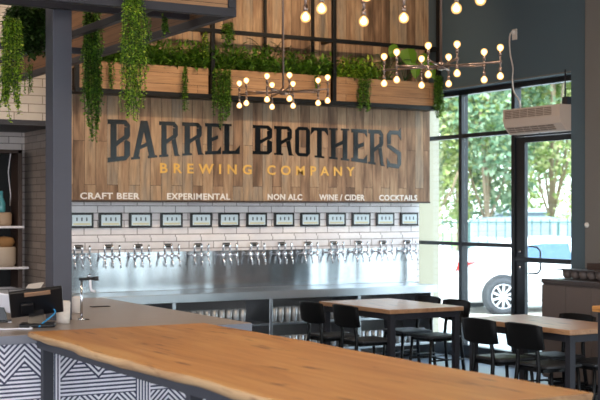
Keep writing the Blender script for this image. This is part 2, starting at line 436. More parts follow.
o = struct('door_lock', lk, M['chrome'], door); o.rotation_euler = (0, R(-90), 0); o.location = (XS+.018, yd1-.08, 1.30)
o = struct('door_lock', MB().lathe([(0.001, 0), (.018, 0), (.018, .015), (.001, .02)]), M['chrome'], door); o.rotation_euler = (0, R(-90), 0); o.location = (XS+.018, yd1-.08, 1.12)

# ------------------------------------------------------------ outdoors
ZG = -.22
struct('ground', MB().box(9.3, 90, -40, 90, ZG-.1, ZG), M['asphalt'], label='sunlit pavement outside')
struct('ground_behind', MB().box(-60, 9.3, -60, -4.1, ZG-.1, ZG).box(-60, -3.6, -4.1, 60, ZG-.1, ZG), M['asphalt'])
struct('wall_exterior', MB().box(9.3, 9.72, 13.1, 13.6, ZG, 5.2), M['cream'], label='cream stucco pier outside the window')
struct('ground_lawn', MB().box(34, 90, 26, 90, ZG, ZG+.03), plain('lawn', '7f9a4f', .9))

def car_loft(st, mat_body, name, label, loc, rz, wheels=(1.0, 3.65), tail=True, group=None, scale=1):
    """st: rows (s, z low, z belt, z top, half width low, belt, top)"""
    root = thing(name, label, 'car', loc, rz, group)
    mb = MB(); rings = []
    def sec(r):
        s_, zl, zb, zt, wl, wb, wt = r
        half = [(wl*.75, zl), (wl, zl+.08), (wb, zl+(zb-zl)*.55), (wb-.02, zb-.06), (wb-.05, zb), (wt, zt-.06 if zt-zb > .12 else zb+(zt-zb)*.6), (wt*.75, zt)]
        return half
    for r in st:
        half = sec(r)
        pts = [(r[0], y, z) for y, z in half]+[(r[0], -y, z) for y, z in half[::-1]]
        rings.append([mb.b.verts.new(p) for p in pts])
    for a, b in zip(rings, rings[1:]):
        n = len(a)
        for k in range(n):
            mb.b.faces.new((a[k], a[(k+1) % n], b[(k+1) % n], b[k])).smooth = True
    mb.b.faces.new(rings[0][::-1]); mb.b.faces.new(rings[-1])
    body = mb.build('body', mat_body, root)
    # side glass, sitting just proud of the body between belt and roof
    tall = [r for r in st if r[3]-r[2] > .12 and r[0] > (1.2 if st is SEDAN else .05)]
    def lerp(a, b, k): return tuple(x+(y-x)*k for x, y in zip(a, b))
    for sgn in (-1, 1):
        lo, hi = [], []
        for i, r in enumerate(tall):
            h = sec(r); p0 = (r[0], sgn*(h[4][0]+.006), h[4][1]); p1 = (r[0], sgn*(h[5][0]+.006), h[5][1])
            lo.append(lerp(p0, p1, .12)); hi.append(lerp(p0, p1, .86))
        gb = MB(); vl = [gb.b.verts.new(p) for p in lo]; vh = [gb.b.verts.new(p) for p in hi]
        for i in range(len(vl)-1): gb.b.faces.new((vl[i], vl[i+1], vh[i+1], vh[i])).smooth = True
        gb.build('side_window', M['carglass'] if tail else M['carglass_far'], root)
        mid = len(tall)//2
        a, b = Vector(lo[mid]), Vector(hi[mid]); off = Vector((0, sgn*.008, 0))
        MB().cyl(a+off, b+off, .025, seg=6).build('window_pillar', M['carwhite'] if mat_body == M['carwhite'] else mat_body, root)
        if tail:
            x = 0.02; w = st[1][5]
            tb = MB().poly([(.10, sgn*(w-.16), .80), (.12, sgn*(w+.012), .80), (.34, sgn*(w+.034), .90), (.52, sgn*(w+.03), .97), (.20, sgn*(w+.012), .97), (.06, sgn*(w-.2), .96)], (0.01, sgn*.01, 0))
            tb.build('tail_light', M['red'], root)
        for ws in wheels:
            wy = sgn*.88
            MB().lathe([(.001, -.012), (.395, -.012), (.395, .012), (.001, .012)], (0, 0, 0), 28, 'y').build('wheel_arch', M['rimdark'], root, (ws, sgn*.905, .345))
            w = MB().lathe([(.001, -.1), (.30, -.1), (.33, -.07), (.33, .04), (.31, .065), (.235, .07), (.235, .03), (.001, .03)], (0, 0, 0), 28, 'y').build('wheel', M['tyre'], root, (ws, wy, .33))
            if sgn < 0: w.rotation_euler = (0, 0, math.pi)
            rb = MB()
            rb.lathe([(.232, .045), (.232, .075), (.215, .078), (.215, .045)], (0, 0, 0), 28, 'y', False)
            for k in range(10):
                an = 2*math.pi*k/10
                d = Vector((math.cos(an), 0, math.sin(an))); q = Vector((math.cos(an+.32), 0, math.sin(an+.32))); c = Vector((-math.sin(an), 0, math.cos(an)))
                rb.poly([d*.03-c*.018+Vector((0, .07, 0)), q*.222-c*.012+Vector((0, .07, 0)), q*.222+c*.035+Vector((0, .07, 0)), d*.03+c*.02+Vector((0, .07, 0))], (0, -.02, 0))
            rb.lathe([(.001, .085), (.04, .08), (.05, .06)], (0, 0, 0), 12, 'y', False)
            rb.build('rim', M['rim'], w)
    return root
SEDAN = [(0, .38, .80, .86, .70, .78, .70), (.06, .24, .92, 1.0, .80, .84, .74), (.3, .2, .98, 1.09, .84, .88, .74), (.62, .2, 1.0, 1.13, .86, .90, .70), (.95, .2, 1.0, 1.22, .86, .91, .64),
         (1.4, .2, .99, 1.34, .86, .91, .60), (1.9, .2, .97, 1.41, .86, .91, .60), (2.4, .2, .95, 1.42, .86, .91, .60), (2.9, .2, .95, 1.36, .86, .91, .60), (3.35, .2, .94, 1.14, .86, .91, .62),
         (3.6, .2, .93, 1.0, .86, .90, .70), (4.1, .22, .84, .92, .84, .88, .68), (4.45, .24, .70, .78, .78, .80, .6), (4.6, .36, .58, .64, .62, .66, .5)]
SUV = [(0, .4, 1.0, 1.5, .74, .82, .62), (.1, .28, 1.05, 1.62, .82, .88, .64), (.6, .25, 1.06, 1.70, .86, .92, .66), (1.4, .25, 1.06, 1.73, .88, .93, .66), (2.3, .25, 1.05, 1.73, .88, .93, .66),
       (2.9, .25, 1.04, 1.62, .88, .93, .64), (3.4, .25, 1.04, 1.2, .88, .92, .70), (4.1, .28, .98, 1.08, .86, .90, .7), (4.55, .34, .8, .9, .78, .8, .6), (4.65, .4, .66, .72, .66, .68, .5)]
wd = atd(500, 0, 23.5); hd = R(-21)
near = Vector((math.cos(hd), math.sin(hd))); side = Vector((math.sin(hd), -math.cos(hd)))   # side: towards the camera
cx = Vector((wd.x, wd.y))-near*1.0-side*.9
car_loft(SEDAN, M['carwhite'], 'sedan_car', 'white sedan parked outside the glass door, its rear wheel in view', (cx.x, cx.y, ZG), hd).scale = (1.04, 1.04, 1.04)
p = atd(468, 0, 36.5); car_loft(SUV, M['carsilver'], 'suv_car', 'pale silver car far behind the fence, left of the door', (p.x, p.y, ZG+.1), R(-34), tail=False)
p = atd(575, 0, 40); car_loft(SEDAN, M['carsilver'], 'parked_car', 'silver car behind the fence, furthest right of the far cars', (p.x, p.y, ZG+.2), R(-30), tail=False)
p = atd(300, 0, 37); car_loft(SEDAN, M['carwhite'], 'parked_car', 'white car far away behind the fence beside the cream pier', (p.x, p.y, ZG+.2), R(-38), tail=False)
p = atd(490, 0, 49); car_loft(SUV, M['carwhite'], 'van_car', 'white van-like car furthest back under the trees', (p.x, p.y, ZG+.35), R(-30), tail=False)

# fence
fa, fb = atd(380, 0, 33), atd(640, 0, 33)
fr = thing('metal_fence', 'green metal picket fence between the white sedan and the far cars', 'fence', (fa.x, fa.y, ZG), math.atan2(fb.y-fa.y, fb.x-fa.x))
L = (Vector((fb.x, fb.y))-Vector((fa.x, fa.y))).length
mb = MB()
n = int(L/.24)
for i in range(n): mb.box(i*.24, i*.24+.025, -.01, .01, .1, 1.75)
mb.build('picket_panel', M['fence'], fr)
mb = MB().box(0, L, -.015, .015, 1.66, 1.69).box(0, L, -.02, .02, .18, .23); mb.build('fence_rail', M['fence'], fr)
for i in range(0, n, 10): MB().box(i*.24-.03, i*.24+.03, -.03, .03, 0, 1.65).build('fence_post', M['fence'], fr)

def tree_mesh(seed, r, h, trunk, leafm, nl=5200, ls=.2):
    rnd = random.Random(seed)
    blobs = [(Vector((rnd.uniform(-r*.6, r*.6), rnd.uniform(-r*.6, r*.6), trunk+rnd.uniform(.1, .95)*h)), rnd.uniform(.35, .6)*r) for _ in range(16)]
    mb = MB()
    for i in range(nl):
        c, br = rnd.choice(blobs)
        d = Vector((rnd.gauss(0, 1), rnd.gauss(0, 1), rnd.gauss(0, 1))).normalized()
        p = c+d*br*rnd.uniform(.55, 1.05)
        mb.leaf(p, Vector((rnd.gauss(0, 1), rnd.gauss(0, 1), rnd.gauss(-.3, .7))), Vector((rnd.gauss(0, .5), rnd.gauss(0, .5), 1)), ls*rnd.uniform(.7, 1.4), ls*rnd.uniform(.6, 1))
    tb = MB().tube([(0, 0, 0), (.05, 0, trunk*.6), (.0, .05, trunk+.3*h), (.1, 0, trunk+.7*h)], .09)
    for c, br in blobs[:7]: tb.tube([(0, .03, trunk+.1*h), (c.x*.5, c.y*.5, (c.z+trunk)/2), tuple(c)], .05, 6)
    return mb, tb
def tree(label, loc, seed, r, h, trunk, lm, rz=0, nl=7500, ls=.22):
    t = thing('shade_tree', label, 'tree', loc, rz, 'trees beyond the fence')
    a, b = tree_mesh(seed, r, h, trunk, lm, nl, ls)
    a.build('crown', lm, t, recalc=False); b.build('trunk', M['bark'], t)
    return t
specs = [(430, 42, 'tall pale green tree behind the left strip of glass', 1, 2.5, 9.4, .5, 'tree'), (487, 42.5, 'broad blue-green tree seen through the middle bay of glass', 2, 2.8, 9.9, .5, 'tree2'),
         (552, 44, 'bright yellow-green tree seen through the glass door', 3, 2.7, 9.8, .6, 'tree'), (458, 55, 'tree further back, left of the middle mullion', 4, 3.2, 10, .6, 'tree'),
         (520, 57, 'tree furthest back, behind the door frame', 5, 3.2, 10.2, .6, 'tree'), (590, 53, 'tree hidden mostly by the taupe pier', 6, 3, 9, 1.6, 'tree2'), (395, 52, 'tree hidden mostly by the tap wall', 7, 3, 9, 1.6, 'tree2')]
for px, d, lab, sd, r, h, tk, mm in specs:
    p = atd(px, 0, d); tree(lab, (p.x, p.y, ZG), sd, r, h, tk, M[mm])

# ------------------------------------------------------------ sign cladding and lettering
YF = 12.28
sg = thing('plank_sign_wall', 'reclaimed plank sign wall with big black brewery lettering over the taps', 'sign', (0, 0, 0))
MB().box(XN-.02, XW+.02, YF, YB-.002, 1.865, ZC-.01).build('plank_cladding', M['barn'], sg)
MB().box(XN-.02, XW+.02, YF-.012, YF+.05, 1.855, 1.875).build('bottom_trim', M['browndark'], sg)
def rc(a, b, c, d): return [(a, b), (c, b), (c, d), (a, d)]
BT = [rc(.05, 0, .23, 1), rc(-.03, .89, .46, 1), [(.44, 1), (.50, 1), (.62, .88), (.62, .80), (.45, .85)], rc(.45, .60, .62, .82)]
MID = [[(.23, .36), (.45, .50), (.55, .52), (.62, .60), (.45, .62), (.23, .49)]]
BOT = [rc(-.03, 0, .46, .11)]
GL = {
 'B': BT+MID+[[(.5, .51), (.62, .44), (.62, .16), (.45, .16), (.45, .48)], [(.62, .18), (.62, .11), (.50, 0), (.44, 0), (.45, .16)]]+BOT,
 'R': BT+MID+[[(.40, .47), (.55, .52), (.63, .06), (.70, 0), (.50, 0)], rc(-.03, 0, .29, .06)],
 'A': [[(-.02, 0), (.14, 0), (.38, 1), (.22, 1)], [(.48, 0), (.66, 0), (.42, 1), (.24, 1)], [(.11, .22), (.52, .36), (.50, .46), (.14, .33)], rc(-.07, 0, .2, .06), rc(.43, 0, .71, .06)],
 'E': [rc(.05, 0, .23, 1), rc(-.03, .89, .50, 1), [(.46, 1), (.58, 1), (.58, .76), (.46, .89)], [(.23, .42), (.46, .50), (.46, .62), (.23, .54)]]+BOT+[[(.44, 0), (.58, 0), (.58, .26), (.44, .11)]],
 'L': [rc(.05, 0, .23, 1), rc(-.03, .93, .31, 1)]+BOT+[[(.44, 0), (.60, 0), (.62, .30), (.44, .11)]],
 'O': [rc(0, .14, .17, .86), rc(.45, .14, .62, .86), rc(.12, .89, .50, 1), rc(.12, 0, .50, .11), [(0, .84), (.17, .84), (.17, .89), (.14, 1), (.12, 1), (0, .88)], [(.62, .84), (.62, .88), (.50, 1), (.45, 1), (.45, .84)], [(0, .16), (0, .12), (.12, 0), (.17, 0), (.17, .16)], [(.62, .16), (.45, .16), (.45, 0), (.50, 0), (.62, .12)]],
 'T': [rc(0, .89, .62, 1), [(0, 1), (-.02, .74), (.12, .89)], [(.62, 1), (.50, .89), (.64, .74)], rc(.22, 0, .40, 1), rc(.13, 0, .49, .06)],
 'H': [rc(.02, 0, .19, 1), rc(.45, 0, .62, 1), [(.19, .38), (.45, .50), (.45, .62), (.19, .50)], rc(-.05, .94, .26, 1), rc(.38, .94, .69, 1), rc(-.05, 0, .26, .06), rc(.38, 0, .69, .06)],
 'S': [rc(.12, .89, .50, 1), [(0, .88), (.12, 1), (.17, 1), (.17, .84), (0, .84)], rc(0, .62, .17, .86), [(0, .62), (.17, .60), (.62, .44), (.62, .34), (.45, .36), (0, .54)], rc(.45, .14, .62, .40), [(.62, .16), (.45, .16), (.45, 0), (.50, 0), (.62, .12)], rc(.10, 0, .50, .11), [(.44, .92), (.60, 1.08), (.62, .74)], [(.18, .08), (.0, -.06), (-.01, .26)]],
}
LET = [('B', 107.5, 130), ('A', 131, 157), ('R', 159, 180), ('R', 182, 204), ('E', 205, 221), ('L', 222, 240), ('B', 252.5, 272), ('R', 274, 294), ('O', 295, 310), ('T', 310.5, 328), ('H', 329, 349), ('E', 351, 367), ('R', 368, 385), ('S', 386.5, 401)]
Xc = onY(262, YF).x; Xh = onY(400, YF).x-Xc
for word, items in (('first', LET[:6]), ('second', LET[6:])):
    mb = MB()
    for ch, a, b in items:
        X0, X1 = onY(a, YF).x, onY(b, YF).x
        gs = GL[ch]; xs = [p[0] for g in gs for p in g]; lo, hi = min(xs), max(xs)
        for gi, g in enumerate(gs):
            pts = []
            for x, y in g:
                X = X0+(x-lo)/(hi-lo)*(X1-X0)
                zb = 2.405-.135*((X-Xc)/Xh)**2; zt = 2.735
                pts.append((X, YF-.004-.00012*gi, zb+(zt-zb)*y))
            mb.poly(pts, (0, .0035, 0))
    o = mb.build('sign_lettering', M['signblack'], sg); o['label'] = 'tall black serif letters reading '+('BARREL' if word == 'first' else 'BROTHERS')
def text_obj(txt, px0, px1, z0, z1, mat, name, parent, plane=YF, off=.0, label=None):
    cu = bpy.data.curves.new(name, 'FONT'); cu.body = txt; cu.extrude = .02; cu.offset = off; cu.resolution_u = 3; cu.space_character = 1.0
    return cu
def text_mesh(txt, X0, X1, z0, z1, mat, name, parent, y, space=1.0, off=.02, label=None):
    cu = bpy.data.curves.new(name, 'FONT'); cu.body = txt; cu.offset = off; cu.resolution_u = 3; cu.space_character = space; cu.extrude = .02
    tmp = bpy.data.objects.new(name, cu); col.objects.link(tmp)
    dg = bpy.context.evaluated_depsgraph_get(); dg.update()
    me = bpy.data.meshes.new_from_object(tmp.evaluated_get(dg)); bpy.data.objects.remove(tmp)
    xs = [v.co.x for v in me.vertices]; ys = [v.co.y for v in me.vertices]
    ax, bx, ay, by = min(xs), max(xs), min(ys), max(ys)
    for v in me.vertices:
        x, yy, z = v.co
        v.co = (X0+(x-ax)/(bx-ax)*(X1-X0), y-(z+.02)*.1, z0+(yy-ay)/(by-ay)*(z1-z0))
    me.materials.clear(); me.materials.append(mat)
    o = bpy.data.objects.new(name, me); col.objects.link(o); o.parent = parent
    if label: o['label'] = label
    return o
for txt, a, b in (('BREWING', 160, 251.5), ('COMPANY', 267, 354.5)):
    text_mesh(txt, onY(a, YF).x, onY(b, YF).x, 2.172, 2.283, M['yellow'], 'sign_lettering', sg, YF-.002, 1.75, .022, 'yellow capital letters reading '+txt)
for txt, a, b in (('CRAFT BEER', 80, 139.5), ('EXPERIMENTAL', 167, 230), ('NON ALC', 267.5, 302), ('WINE / CIDER', 319, 364.5), ('COCKTAILS', 379, 417)):
    text_mesh(txt, onY(a, YF).x, onY(b, YF).x, 1.885, 1.955, M['offwhite'], 'sign_lettering', sg, YF-.002, 1.08, .026, 'small white capitals reading '+txt)

# ------------------------------------------------------------ stainless splash, screens, taps
SP_T = 1.31; CT = .88; YC = 11.85
sp = thing('splash_back', 'buckled stainless steel splashback under the beer taps', 'splashback')
seams = [XN, onY(187, 12.48).x, onY(320, 12.48).x, onY(386, 12.48).x, onY(417, 12.48).x]
for a, b in zip(seams, seams[1:]):
    MB().box(a+.001, b-.001, 12.48, YB-.001, CT+.004, SP_T).build('steel_sheet', M['inox'], sp)
struct('trim_3', MB().box(XN, onY(418, 12.46).x, 12.47, YB-.001, SP_T+.001, SP_T+.16), M['tile'], label='tile courses standing slightly proud above the splashback')

scr_px = [81, 110, 140, 171, 200.5, 228.5, 256, 283.5, 309.5, 335.5, 360.5, 384.5, 408.5]
proto = thing('tap_screen', 'small menu screen', 'screen', (0, 0, 0))
MB().box(-.135, .135, -.025, 0, -.083, .083, .006).build('bezel', M['blackplastic'], proto)
scm = emit('screen_glow', 'b4c2c8', .4)
MB().box(-.108, .108, -.027, -.0255, -.058, .058).build('display', scm, proto)
for k in (-.055, 0, .055): MB().box(k-.008, k+.008, -.0285, -.0275, -.008, .030, 0).build('display_icon', M['slate'], proto)
MB().box(-.095, .095, -.0285, -.0275, -.05, -.03).build('display_strip', emit('strip_glow', 'b9b79a', .3), proto)
for i, px in enumerate(scr_px):
    o = proto if i == 0 else copy_tree(proto)
    p = onY(px, YB); o.location = (p.x, YB, 1.66)
    o['label'] = 'black-bezelled menu screen, %s from the left in the row on the tiles' % ORD[i]
    o['group'] = 'menu screens above the taps'

tap = thing('beer_tap', 'chrome beer tap', 'beer tap')
mb = MB().cyl((0, 0, 0), (0, -.09, 0), .011).lathe([(.022, -.004), (.022, .002)], (0, 0, 0), 14, 'y'); mb.build('shank', M['chrome'], tap)
mb = MB().lathe([(.012, -.035), (.016, -.02), (.016, .02), (.010, .03)], (0, -.09, 0), 12); mb.tube([(0, -.09, -.02), (0, -.10, -.04), (0, -.125, -.075), (0, -.128, -.12)], .009)
mb.build('faucet', M['chrome'], tap)
MB().lathe([(.006, .03), (.008, .045), (.012, .06), (.014, .10), (.011, .125), (.002, .13)], (0, -.09, 0), 12).build('tap_handle', M['chrome'], tap)
tapp = [78.5, 108.5, 138, 168, 197.5, 226, 253.5, 281, 307, 333, 357.5, 382, 406]
POSN = ['left', 'middle', 'right']
tg = thing('tap_tag', 'x', 'tag'); MB().box(-.045, .045, -.02, 0, -.022, .022, .004).build('tag_body', M['blackplastic'], tg)
MB().box(-.036, .036, -.022, -.0205, -.004, .010).build('tag_stripe', M['slate_warm'], tg)
first = True
for i, px in enumerate(tapp):
    cxp = onY(px, 12.47).x
    for k in range(3):
        o = tap if first else copy_tree(tap); first = False
        o.location = (cxp+(k-1)*.085+.01, 12.48, 1.265); o['group'] = 'beer taps along the back wall'
        o['label'] = '%s chrome beer tap of three under the %s screen from the left' % (POSN[k], ORD[i])
    o = tg if i == 0 else copy_tree(tg)
    o.location = (cxp, 12.47, 1.378); o['group'] = 'black number tags above the taps'
    o['label'] = 'small black tag over the %s cluster of taps from the left' % ORD[i]

# ------------------------------------------------------------ back counter with glasses
XE = onY(437, YC).x
bc = thing('back_counter', 'long stainless steel back counter with open glass shelves', 'counter')
mb = MB().box(XN, XE, YC, 12.478, CT-.03, CT, .004); mb.box(XN, XE, YC-.004, YC+.02, CT-.092, CT-.006, .003); mb.build('worktop', M['inox_top'], bc)
divs = [XN+.02, onY(175, YC).x, onY(272, YC).x, onY(272, YC).x+1.16, XE-.06]
for x in divs: MB().box(x-.02, x+.02, YC+.02, 12.45, 0, CT-.03, .003).build('divider', M['inox_top'], bc)
MB().box(XN, XE, YC+.03, 12.45, .495, .52, .003).build('shelf', M['inox_top'], bc)
MB().box(XN, XE, YC+.03, 12.45, .17, .2, .003).build('shelf', M['inox_top'], bc)
MB().box(XN, XE, 12.45, 12.47, .03, CT-.03).build('back_panel', plain('counter_back', '8a8888', .5, .3), bc)
g0 = MB().lathe([(.001, 0), (.031, 0), (.041, .165), (.038, .165), (.029, .012), (.001, .012)], (0, 0, 0), 14, 'z', False).build('pint_glass', M['pint'])
tag(g0, 'x', 'glass')
bays = ['first', 'second', 'third', 'fourth']
fg = True
for tier, z, rows in (('upper', .521, 2), ('lower', .201, 1)):
    for bi, (a, b) in enumerate(zip(divs, divs[1:])):
        n = int((b-a-.08)/.086)
        skip = 2 if tier == 'upper' and bi == 1 else 0
        for r in range(rows):
            for k in range(n-skip):
                o = g0 if fg else g0.copy()
                if not fg: col.objects.link(o)
                fg = False
                o.location = (a+.08+k*.086+random.uniform(-.004, .004), YC+.1+r*.12, z)
                o['label'] = 'clear pint glass, %s row, %s shelf, %s counter bay from the left' % ('front' if r == 0 else 'rear', tier, bays[bi])
                o['group'] = 'pint glasses in the %s row on the %s shelf, %s bay' % ('front' if r == 0 else 'rear', tier, bays[bi])

# ------------------------------------------------------------ niche shelves at the left
npx = onY(9.5, YN-.3); nz = thing('wall_shelf_unit', 'dark framed shelf unit recessed in the left tile wall', 'shelf unit', (0, 0, 0))
x1 = onY(14.5, YN).x; x0 = x1-1.4
zt = onY(10, YN, 151).z
mb = MB().box(x1-.05, x1, YN-.3, YN-.002, .9, zt, .003).box(x0, x0+.05, YN-.3, YN-.002, .9, zt, .003).box(x0, x1, YN-.3, YN-.002, zt-.04, zt, .003); mb.build('frame', M['browndark'], nz)
MB().box(x0+.05, x1-.05, YN-.02, YN-.002, .9, zt-.04).build('back_panel', M['black'], nz)
za, zb2 = onY(10, YN-.3, 226).z, onY(10, YN-.3, 267).z
MB().box(x0+.05, x1+.01, YN-.34, YN-.02, za-.025, za, .003).build('shelf', M['white'], nz)
MB().box(x0+.05, x1+.06, YN-.34, YN-.02, zb2-.025, zb2, .003).build('shelf', M['white'], nz)
def lathe_thing(name, prof, mat, loc, label, cat, seg=18, group=None):
    o = MB().lathe(prof, (0, 0, 0), seg).build(name, mat, None, loc); tag(o, label, cat, group); return o
q = onY(4, YN-.17)
lathe_thing('stoneware_pot', [(.001, 0), (.07, 0), (.085, .03), (.085, .13), (.07, .15), (.001, .15)], plain('stoneware', 'a89078', .6), (q.x, YN-.17, za+.001), 'beige pot on the upper white shelf in the left niche', 'pot')
o = lathe_thing('glass_bottle', [(.001, 0), (.04, 0), (.045, .02), (.045, .1), (.02, .17), (.018, .24), (.001, .24)], plain('teal_glass', '4f97a0', .1), (q.x-.03, YN-.17, za+.152), 'teal bottle standing on the beige pot in the niche', 'bottle')
o = lathe_thing('storage_bin', [(.001, 0), (.13, 0), (.15, .04), (.15, .2), (.14, .22), (.001, .22)], plain('bin_cream', 'b5a594', .6), (q.x-.02, YN-.17, zb2+.001), 'round cream storage bin on the lower white shelf', 'bin')
o = lathe_thing('loaf_basket', [(.001, 0), (.09, 0), (.12, .05), (.10, .1), (.001, .12)], plain('basket_tan', '9a7348', .8), (q.x, YN-.17, zb2+.222), 'tan basket stacked on top of the cream bin', 'basket')
w = MB().tube([(q.x+.03, YN-.32, zt-.04), (q.x+.0, YN-.33, zt-.25), (q.x+.03, YN-.32, zt-.5), (q.x+.06, YN-.2, zt-.62)], .006).build('hanging_cable', M['white']); tag(w, 'thin white cable hanging in the niche shelf unit', 'cable')

# ------------------------------------------------------------ bar counter
BX = 3.74; BY0 = 7.08; BY1 = 9.78; BZ = 1.03
br = thing('bar_counter', 'long bar counter with grey top and navy and white chevron front', 'bar counter')
MB().box(-2.5, BX, BY0, BY1, BZ-.05, BZ, .006).build('bar_top', [M['bartop']], br)
MB().box(-2.5, BX-.001, BY0-.006, BY0-.0005, BZ-.055, BZ-.003, .002).build('bar_edge', M['baredge'], br)
MB().box(-2.45, BX-.04, BY0+.03, BY0+.06, .06, BZ-.051).build('front_panel', M['barfront'], br)
MB().box(-2.45, BX-.05, BY0+.061, BY1-.06, .0, BZ-.051).build('bar_body', M['steel'], br)
# column and overhead planter frame
cm = MB().box(2.665, 2.795, 7.87, 8.03, BZ+.001, ZC-.001, .004); o = cm.build('trim_4', M['column']); o['kind'] = 'structure'; o['label'] = 'square grey steel column rising from the bar'
FZ = 3.04
fr = thing('hanging_planter_frame', 'long dark steel and wood planter frame hanging over the bar', 'planter frame')
YFr = 7.2; XR = 3.69
def bar(mb, p, q, w=.055): mb.box(min(p[0], q[0]), max(p[0], q[0])+(w if abs(p[0]-q[0]) < .001 else 0), min(p[1], q[1]), max(p[1], q[1])+(w if abs(p[1]-q[1]) < .001 else 0), min(p[2], q[2]), max(p[2], q[2])+(w if abs(p[2]-q[2]) < .001 else 0), .003)
mb = MB(); bar(mb, (-2, YFr, FZ), (XR, YFr, FZ)); mb.build('front_rail', M['steel'], fr)
mb = MB(); bar(mb, (XR-.055, YFr+.056, FZ), (XR-.055, 11.95, FZ), .055); mb.build('side_rail', M['steel'], fr)
mb = MB(); bar(mb, (XR-.62, YFr+.056, FZ), (XR-.62, 11.95, FZ), .05); mb.build('side_rail', M['steel'], fr)
mb = MB(); bar(mb, (-2, 11.95, FZ), (XR, 11.95, FZ)); mb.build('rear_rail', M['steel'], fr)
mb = MB(); bar(mb, (XR-.055, YFr, FZ+.056), (XR-.055, YFr, ZC-.002)); mb.build('corner_post', M['steel'], fr)
mb = MB(); bar(mb, (XR-.055, 11.95, FZ+.056), (XR-.055, 11.95, ZC-.002)); mb.build('corner_post', M['steel'], fr)
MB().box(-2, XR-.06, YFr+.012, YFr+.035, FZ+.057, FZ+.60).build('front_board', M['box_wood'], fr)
MB().box(XR-.045, XR-.022, YFr+.06, 11.94, FZ+.057, FZ+.5).build('side_board', M['box_wood_shaded'], fr)
mb = MB(); bar(mb, (-2, 7.80, FZ+.06), (XR-.06, 7.80, FZ+.06), .06); mb.build('cross_beam', M['steel'], fr)
mb = MB(); bar(mb, (-2, 9.6, FZ+.01), (XR-.06, 9.6, FZ+.01), .05); mb.build('cross_beam', M['steel'], fr)

# wall planter cage
wp = thing('wall_planter_frame', 'black steel planter grid with wooden troughs fixed over the sign', 'planter frame')
YP = 12.0; PZ = 2.985; PT = 3.70
posts = [4.30, 5.845, 7.40, XW-.06]
for x in posts: MB().box(x, x+.045, YP, YP+.045, PZ, ZC-.002, .003).build('post', M['black'], wp)
for x in (6.62, 7.25): MB().box(x, x+.03, YF-.06, YF-.03, PZ, ZC-.002, .003).build('rear_post', M['black'], wp)
MB().box(4.30, XW-.015, YP-.001, YP+.04, PZ-.005, PZ+.045, .003).build('lower_rail', M['black'], wp)
MB().box(4.30, XW-.015, YP-.001, YP+.04, PT, PT+.045, .003).build('upper_rail', M['black'], wp)
MB().box(4.30, XW-.015, YP+.041, YF-.002, PZ, PZ+.02, .003).build('tray', M['black'], wp)
for x in posts: MB().box(x, x+.03, YP+.045, YF-.002, PT+.005, PT+.035).build('bracket', M['black'], wp)
for a, b in ((4.36, 5.83), (5.90, 7.39), (7.46, 8.87)):
    MB().box(a, b, YP+.046, YP+.066, PZ+.046, PZ+.33, .003).build('trough_board', M['box_wood'], wp)
    MB().box(a, b, YP+.067, YF-.01, PZ+.03, PZ+.27).build('soil', M['terra'], wp)

# ------------------------------------------------------------ plants
def vine(name, label, top, n, length, spread, depth, lm, leaf=.022, step=.013, seed=0, group=None, taper=.6):
    rnd = random.Random(seed); mb = MB(); sb = MB()
    root = thing(name, label, 'plant', top, 0, group)
    for i in range(n):
        x = rnd.uniform(-spread, spread); y = rnd.uniform(-depth, depth); L_ = length*rnd.uniform(.62, 1)*(1-taper*.3*abs(x)/max(spread, .01))
        z = rnd.uniform(0, .04); px_, py_ = x*.8, y
        pts = [(px_, py_, z)]
        while z > -L_:
            z -= step; px_ += rnd.gauss(0, .0035); py_ += rnd.gauss(0, .0035)
            px_ += (x-px_)*.02
            pts.append((px_, py_, z))
            for s in (1, 2):
                an = rnd.uniform(0, 6.28)
                mb.leaf((px_, py_, z), Vector((math.cos(an), math.sin(an), rnd.uniform(-1.2, .2))), Vector((0, 0, 1)), leaf*rnd.uniform(.7, 1.3), leaf*rnd.uniform(.6, .95))
        sb.tube(pts[::4]+[pts[-1]], .002, 4)
    mb.build('leaves', lm, root, recalc=False); sb.build('stems', M['leaf_dark'], root)
    return root
def bush(name, label, loc, wx, wy, h, n, lm, leaf=.06, wid=.3, seed=0, cat='plant', spread=1.0, group=None):
    rnd = random.Random(seed); mb = MB(); sb = MB()
    root = thing(name, label, cat, loc, 0, group)
    for i in range(n):
        bx, by = rnd.uniform(-wx, wx), rnd.uniform(-wy, wy)
        base_ = Vector((bx, by, 0)); d = Vector((rnd.gauss(0, .4)*spread, rnd.gauss(-.15, .3)*spread, 1)).normalized()
        Lh = h*rnd.uniform(.4, 1); tip = base_+d*Lh
        if i % 3 == 0: sb.tube([base_, base_+d*Lh*.5, tip], .003, 4)
        for k in range(7):
            t_ = rnd.uniform(.3, 1); q = base_.lerp(tip, t_)
            mb.leaf(q, Vector((rnd.gauss(0, 1), rnd.gauss(-.3, 1), rnd.gauss(.2, .6))), Vector((0, 0, 1)), leaf*rnd.uniform(.7, 1.3), leaf*wid*rnd.uniform(.8, 1.2))
    mb.build('leaves', lm, root, recalc=False); sb.build('stems', M['leaf_dark'], root)
    return root
